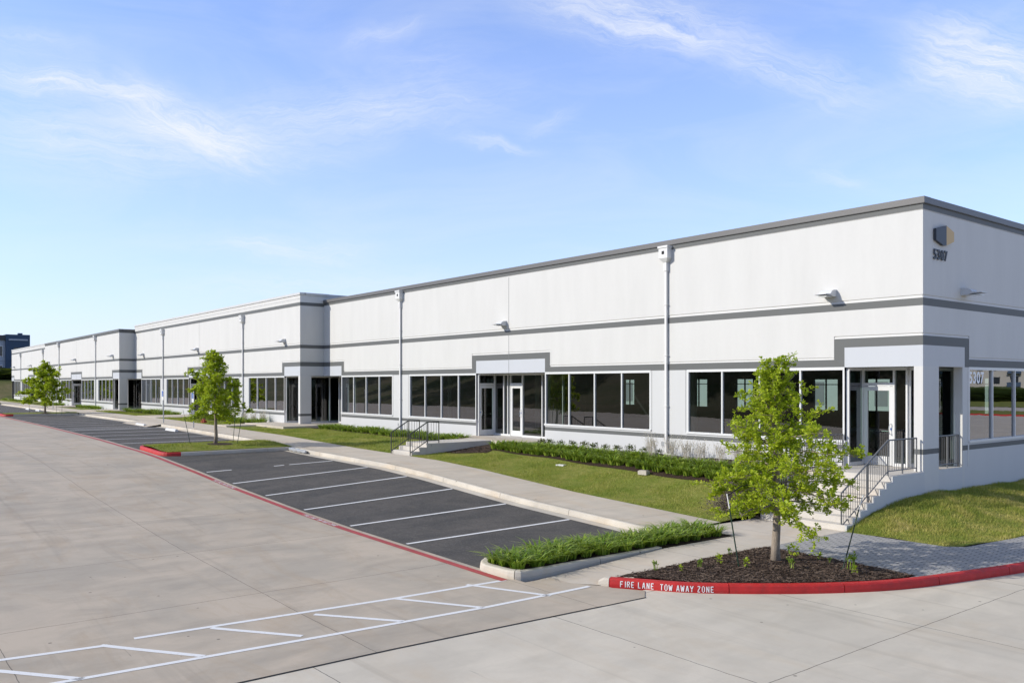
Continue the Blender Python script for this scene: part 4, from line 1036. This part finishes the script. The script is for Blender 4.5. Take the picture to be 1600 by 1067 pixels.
clones(sl, [(x, y, mz(x, y), s) for x, y, s in ((.1, -10.84, .9), (.42, -10.5, .6), (.46, -10.0, .8), (.5, -9.45, 1.), (.13, -8.6, .7), (1.55, -7.55, .8), (2.4, -7.9, 1.5), (2.6, -8.1, .8), (1.72, -8.8, 1.), (1.0, -7.6, 1.3), (.8, -7.5, .8), (1.05, -9.3, .9), (1.85, -7.7, .6))],
       'seedling', 'tiny seedling in the bark mulch', 'plant', 'seedlings in the mulch bed', None, 'kerb lettering end')

def make_tree(name, H, base, spread, trunk_r, seed, dens=1., ls=.085, leafm='leaves', lean=(0, 0), droop=.25, nb=30, shape=None):
    """young oak: leader, primary limbs, twigs, leaf rosettes"""
    rs = random.Random(seed); st = random.getstate(); random.seed(seed)
    root = bpy.data.objects.new(name, None); COL.objects.link(root)
    wood = MB(); lf = MB()
    lead = []; x = y = 0
    for k in range(12):
        t = k/11; lead.append(Vector((x+lean[0]*t, y+lean[1]*t, H*.97*t-.05))); x += rs.uniform(-.03, .03)*H*.25; y += rs.uniform(-.03, .03)*H*.25
    wood.tube(lead, [trunk_r*(1.25 if k == 0 else (1-k/11)**.8+.06) for k in range(12)], n=10)
    def lat(t):
        f = t*11; i = min(int(f), 10); return lead[i].lerp(lead[i+1], f-i)
    def rosette(p, d, n):
        for _ in range(n):
            v = (d*.6+Vector((rs.uniform(-1, 1), rs.uniform(-1, 1), rs.uniform(-.7, .8)))).normalized(); leaf(lf, p+v*.01, v, ls*rs.uniform(.65, 1.25))
    shape = shape or (lambda t: math.sin(math.pi*min(max((t-base)/(1-base), 0.02), 1)**.62)**.75)
    for b in range(nb):
        t = base+(1-base)*((b+.5)/nb)**1.02; az = b*2.399+rs.uniform(-.4, .4)
        L = spread*shape(t)*rs.uniform(.62, 1.18)+.1
        p = lat(min(t*.95, .98)); el = lerp(-.02, 1.0, ((t-base)/(1-base))**1.1)+rs.uniform(-.15, .15)
        d = Vector((math.cos(az)*math.cos(el), math.sin(az)*math.cos(el), math.sin(el))); pts = [p.copy()]; q = p.copy(); n = 7
        for k in range(n):
            dd = (d+Vector((rs.uniform(-.22, .22), rs.uniform(-.22, .22), rs.uniform(-.12, .15)-droop*(k/n)*(1-t)*1.6))).normalized(); q = q+dd*(L/n); pts.append(q.copy())
        wood.tube(pts, trunk_r*.30*(1-t*.55), .004, n=5, cap=False)
        nt = max(int(L*9.5*dens), 3)
        for k in range(nt):
            s = rs.uniform(.22, 1.)*n; i = min(int(s), n-1); a = pts[i].lerp(pts[i+1], s-i)
            td = (Vector((rs.gauss(0, 1), rs.gauss(0, 1), rs.gauss(.25, .8)))).normalized(); tl = rs.uniform(.12, .34)*(H/4.2); e = a+td*tl
            wood.tube([a, (a+e)/2+Vector((0, 0, .02)), e], .005, .002, n=3, cap=False)
            for m_ in range(4): rosette(a.lerp(e, .35+.65*m_/3), td, rs.randint(4, 6))
        rosette(pts[-1], d, 7)
    for k in range(int(5*dens)+2): rosette(lat(rs.uniform(.84, 1.)), Vector((0, 0, 1)), 6)
    wood.build('trunk', 'bark', root, True); lf.build('crown', leafm, root)
    random.setstate(st); return root
def crown_shape(t):
    # wide and low: widest just above the trunk, narrow leader on top
    if t < .36: return .95
    if t < .54: return 1.0
    if t < .68: return .80
    if t < .80: return .48
    if t < .9: return .26
    return .16
T1 = make_tree('young_oak', 4.2, .27, 1.5, .085, 11, 1.75, .082, nb=54, droop=.5, shape=crown_shape); place(T1, (1.12, -8.45, -1.16)); tag(T1, 'largest young oak, bright green, in the mulch bed behind the lettered red kerb', 'tree', 'young oaks of the parking lot')
T2 = make_tree('young_oak', 4.3, .30, 1.25, .075, 23, 1.7, .115, nb=40, droop=.4, shape=crown_shape); place(T2, (-26.6, -10.05, PZ(-26.6, -10.05))); tag(T2, 'slim young oak on the grassy parking island before the second wing', 'tree', 'young oaks of the parking lot')
T3 = make_tree('young_oak', 4.4, .26, 1.9, .08, 31, 1.1, .18, nb=34, droop=.3, shape=crown_shape); place(T3, (-67.5, -9.9, -.05)); tag(T3, 'spreading young oak on the far parking island before the third wing', 'tree', 'young oaks of the parking lot')
T4 = copy_tree(T3); place(T4, (-112.6, -9.9, -.05), 2.0, 1.05); T4['label'] = 'farthest young oak, half cut by the left edge of the picture'
# stakes
def stake(x, y, z, lx, ly, h, label, white=True):
    r = empty('tree_stake', (x, y, z), label, 'stake', 'metal stakes round the young oaks')
    m_ = MB(); tp = Vector((lx, ly, h)); a = tp*.8
    for (dx, dy) in ((.018, 0), (0, .018)): m_.tube([(0, 0, -.1), tuple(a)], .013, n=4); break
    m_.ob((0, 0), (1, 0), (0, 1), -.02, .02, -.004, .004, -.1, .02); m_.build('post', 'post_green', r)
    t = MB(); t.tube([tuple(a), tuple(tp)], .0135, n=4); t.build('painted_tip', 'white_trim' if white else 'post_green', r); return r
stake(.92, -9.35, -1.16, -.10, -.26, 1.42, 'dark green stake with a white tip, left of the nearest oak')
stake(2.25, -7.95, -1.18, .32, .22, 1.45, 'dark leaning stake with a white tip, right of the nearest oak before the stair railing')
for i, (x, y, lx, ly, lb) in enumerate(((-27.15, -10.95, -.12, -.3, 'left'), (-26.9, -9.15, .1, .1, 'middle'), (-26.1, -9.25, .3, .15, 'right'))):
    stake(x, y, PZ(x, y), lx, ly, 1.5, 'thin dark stake beside the slim oak on the second parking island, the %s of three' % lb)
for x, y, lx, lb in ((-69.2, -10.8, -.2, 'left of its trunk'), (-66.4, -9.3, .2, 'nearest to its trunk on the right'), (-65.8, -9.0, .3, 'farthest right of its trunk')): stake(x, y, -.05, lx, 0, 1.5, 'thin stake beside the spreading far oak, %s' % lb)
for x, y, lb in ((-110.6, -9.2, 'left'), (-109.8, -8.9, 'right')): stake(x, y, -.05, .25, 0, 1.5, 'thin stake beside the farthest oak, the %s of two' % lb)
# guy hoses of the nearest oak
gh = MB(); P1 = Vector((1.12, -8.45, .42)); A = Vector((.82, -9.61, .22)); gh.tube([A, A.lerp(P1, .3)+Vector((0, 0, .12)), A.lerp(P1, .7)+Vector((0, 0, .06)), P1], .011, n=6)
A = Vector((2.55, -7.74, .2)); gh.tube([A, A.lerp(P1, .5)+Vector((0, 0, -.05)), P1], .009, n=6); tag(gh.build('tree_tie', 'rubber'), 'black rubber ties holding the nearest oak to its stakes', 'tree tie')

# ------------------------------------------------------------------ small site objects
def ada_sign(x, y, z, label):
    r = empty('accessible_parking_sign', (x, y, z), label, 'sign', 'accessible parking signs')
    m_ = MB(); m_.tube([(0, 0, -.1), (0, 0, 2.05)], .035, n=8); m_.build('post', 'sign_grey', r)
    p = MB(); p.box(-.2, .2, -.055, -.04, 1.45, 2.08); s_ = p.build('sign_plate', 'white_trim', r)
    b = MB(); b.box(-.15, .15, -.060, -.0555, 1.68, 2.02); b.build('blue_field', 'sign_blue', s_)
    w = MB(); w.tube([(.07*math.cos(a)-.0, -.063, 1.80+.07*math.sin(a)) for a in [R(-160+20*k) for k in range(14)]], .010, n=4)
    w.tube([(-.01, -.063, 1.93), (-.01, -.063, 1.84), (.06, -.063, 1.84), (.09, -.063, 1.76)], .011, n=4); w.box(-.025, .005, -.066, -.0605, 1.945, 1.975); w.build('wheelchair_symbol', 'white_trim', s_)
ada_sign(-38.6, -7.15, sw(-38.6), 'nearest accessible parking sign, on the sidewalk left of the slim oak')
ada_sign(-44.6, -7.1, sw(-44.6), 'accessible parking sign on a grey post, the second beyond the slim oak')
ada_sign(-80.3, -7.1, 0, 'accessible parking sign on a grey post, right of the spreading far oak trunk')
ada_sign(-85.5, -7.1, 0, 'accessible parking sign on a grey post, left of the spreading far oak trunk')
def wheel_stop(x, y, z, label):
    m_ = MB(); prof = [(-.09, 0), (-.075, .09), (-.03, .13), (.03, .13), (.075, .09), (.09, 0)]
    m_.prism([(-.92, a, b) for a, b in prof], (1.84, 0, 0)); o = m_.build('wheel_stop', 'white_trim'); place(o, (x, y, z)); tag(o, label, 'wheel stop', 'white concrete wheel stops')
wheel_stop(-38.7, -8.35, asph(-38.7, -8.35), 'white concrete wheel stop before the nearest accessible parking sign')
wheel_stop(-45.2, -8.3, asph(-45.2, -8.3), 'white concrete wheel stop before the second accessible parking sign')
wheel_stop(-80.4, -8.35, asph(-80, -8.3), 'white concrete wheel stop in the far lot, nearer one'); wheel_stop(-86, -8.35, asph(-86, -8.3), 'white concrete wheel stop in the far lot, farther one')
vb = MB(); vb.box(-.16, .16, -.11, .11, -.02, .035); o = vb.build('valve_cover', 'white_trim', bevel=.008); place(o, (-11.2, -3.2, lawn(-11.2, -3.2)), .3); tag(o, 'small pale utility cover lying in the lawn', 'utility cover')
vb = MB(); vb.box(-.2, .2, -.14, .14, 0, .16); vb.box(-.17, .17, -.11, .11, .16, .18); o = vb.build('splash_block', 'kerb', bevel=.012); place(o, (-7.6, -2.85, lawn(-7.6, -2.85)), .2, .8); tag(o, 'small concrete block at the front of the border grasses', 'concrete block')
vb = MB(); vb.tube([(0, 0, 0), (0, 0, .22)], .16, n=12); vb.tube([(0, 0, .22), (0, 0, .30)], .11, .06, n=12); vb.tube([(.25, 0, 0), (.25, 0, .22)], .12, n=12); o = vb.build('irrigation_valve', 'seal_red'); place(o, (-43.4, -5.0, lawn(-43.4, -5.0))); tag(o, 'small red valve standing in the grass behind the slim oak', 'valve')
sk = MB()
for k in range(7): leafx = -23.95-k*.0; 
random.seed(5)
pts = [(-24.0+.22*k, -7.72+.03*math.sin(k*2), .08+.02*math.cos(k*3)) for k in range(9)]
sk.tube([(p[0], p[1], asph(p[0], -7.7)+p[2]) for p in pts], [.05, .09, .075, .1, .08, .1, .07, .09, .04], n=9); o = sk.build('filter_sock', 'alu_grey', None, True); tag(o, 'lumpy grey filter sock lying in the gutter at the kerb inlet', 'filter sock')

# ------------------------------------------------------------------ far surroundings
AP = empty('apartment_building', (-186, 4, 3.0), 'dark blue and pale apartment block on the rise beyond the far left end', 'building')
AP.rotation_euler = (0, 0, R(0))
def part(name, m_, x0, x1, y0, y1, z0, z1, par=None):
    b = MB(); b.box(x0, x1, y0, y1, z0, z1); return b.build(name, m_, par or AP)
# faces +X (towards the camera); local y runs along the facade, pixel left = -y
part('wall', 'siding_pale', -12, 0, -16, -.8, 0, 8.3); part('wall', 'siding_blue', -12, .6, -1.2, 3.1, 0, 9.4)
part('roof', 'roof_dark', -12.4, .5, -16.4, -.8, 8.3, 9.2); part('parapet', 'siding_pale', .6, .75, -.7, 2.7, 8.2, 8.5); part('chimney', 'siding_blue', -2, -1, 1.2, 2., 9, 9.8); part('roof_unit', 'alu_white', -3, -1.5, -.4, 1., 9, 9.5)
for yy in (-14, -10.5, -7, -3.4):
    for zz in (1.0, 4.9):
        w = part('window', 'alu_white', 0, .06, yy, yy+1.8, zz, zz+2.2); part('pane', 'win_dark', .061, .08, yy+.12, yy+1.68, zz+.12, zz+2.08, w)
for zz in (.6, 4.4):
    part('balcony', 'siding_pale', .6, 1.6, .0, 2.6, zz-.3, zz); w = part('window', 'win_dark', .6, .64, .3, 2.3, zz, zz+2.4)
part('balcony', 'siding_pale', 0, .1, -16, -.8, 4.1, 4.4)
hedge = leafcloud(5200, 1., 1., .5, shell=.3); hedge.v = [(x*2.0, y*13, z*1.3) for x, y, z in hedge.v]
o = hedge.build('hedge', 'leaves_dark'); place(o, (-180, 0, 3.6)); tag(o, 'dark clipped hedge along the foot of the far apartment block', 'hedge')
# hill trees across the road and an apartment block to the north-east; both show in the window glass
def far_tree(seed, H):
    random.seed(seed); r = bpy.data.objects.new('dense_tree', None); COL.objects.link(r); w = MB(); w.tube([(0, 0, -.5), (.1, 0, H*.3), (0, .1, H*.7)], .28, .08, n=7); w.build('trunk', 'bark_dark', r)
    c = MB()
    for k in range(13):
        a = J(0, 6.28); rr = J(0, H*.26); leafcloud(150, H*.17, H*.14, .55, c, (rr*math.cos(a), rr*math.sin(a), H*J(.32, .86)))
    c.build('crown', 'leaves_dark', r); return r
pr = [far_tree(3, 10), far_tree(4, 12)]; prk = [kids(p) for p in pr]; random.seed(9); first = {0: 1, 1: 1}
for k in range(44):
    i = k % 2; o = pr[i] if first[i] else copy_tree(pr[i], None, prk[i]); first[i] = 0
    x = -150+k*4.6+J(-2, 2); y = -66-J(0, 45); place(o, (x, y, basez(x, y)-.2), J(0, 6.28), J(.8, 1.25)); tag(o, 'dark evergreen on the slope across the road, %s from the left in the window reflections' % ORD(k+1), 'tree', 'evergreens on the slope across the road')
NE = empty('apartment_building', (74, 188, -1.5), 'cream four storey apartment block with balconies, reflected in the east windows', 'building')
NE.rotation_euler = (0, 0, R(-22))
part('wall', 'siding_cream', -24, 26, 0, 14, 0, 12.5, NE); part('roof', 'roof_dark', -24.5, 26.5, -.4, 14.4, 12.5, 13.3, NE)
for i in range(14):
    for j in range(4):
        x = -22.6+i*3.5; z = .9+j*3.05
        if i % 4 == 1:
            b = MB(); b.box(x-.6, x+2.2, -1.5, 0, z-.7, z-.5); b.box(x-.6, x+2.2, -1.5, -1.45, z-.5, z+.4); b.build('balcony', 'siding_blue', NE); w = part('window', 'win_dark', x, x+1.6, -.04, 0, z-.4, z+1.7, NE)
        else:
            w = part('window', 'win_dark', x, x+1.5, -.04, 0, z, z+1.6, NE)
struct(bed_sheet([(5, 84), (95, 84), (95, 100), (5, 100)], lambda x, y: -1.2, 'verge', 'grass_ground', 8.))
struct(bed_sheet([(5, 100), (110, 100), (110, 122), (5, 122)], lambda x, y: -1.3, 'street', 'road_right', 11.))
struct(bed_sheet([(5, 122), (150, 122), (150, 230), (5, 230)], lambda x, y: -1.25, 'verge', 'grass_ground', 18.))
hb = leafcloud(3600, 1., 1., .5, shell=.4); hb.v = [(x*26, y*1.6, z*1.6) for x, y, z in hb.v]; o = hb.build('hedge', 'leaves_dark'); place(o, (66, 168, -.6), R(-22)); tag(o, 'dark hedge before the cream apartment block, reflected in the east windows', 'hedge')
kerb([(4.9, 83.9, -1.35), (50, 83.9, -1.35), (95, 83.9, -1.35)], .18, 'red_kerb', 'red_kerb', 3, inward=1, st=3)
print('objects', len(bpy.data.objects), 'polys', sum(len(m.polygons) for m in bpy.data.meshes))
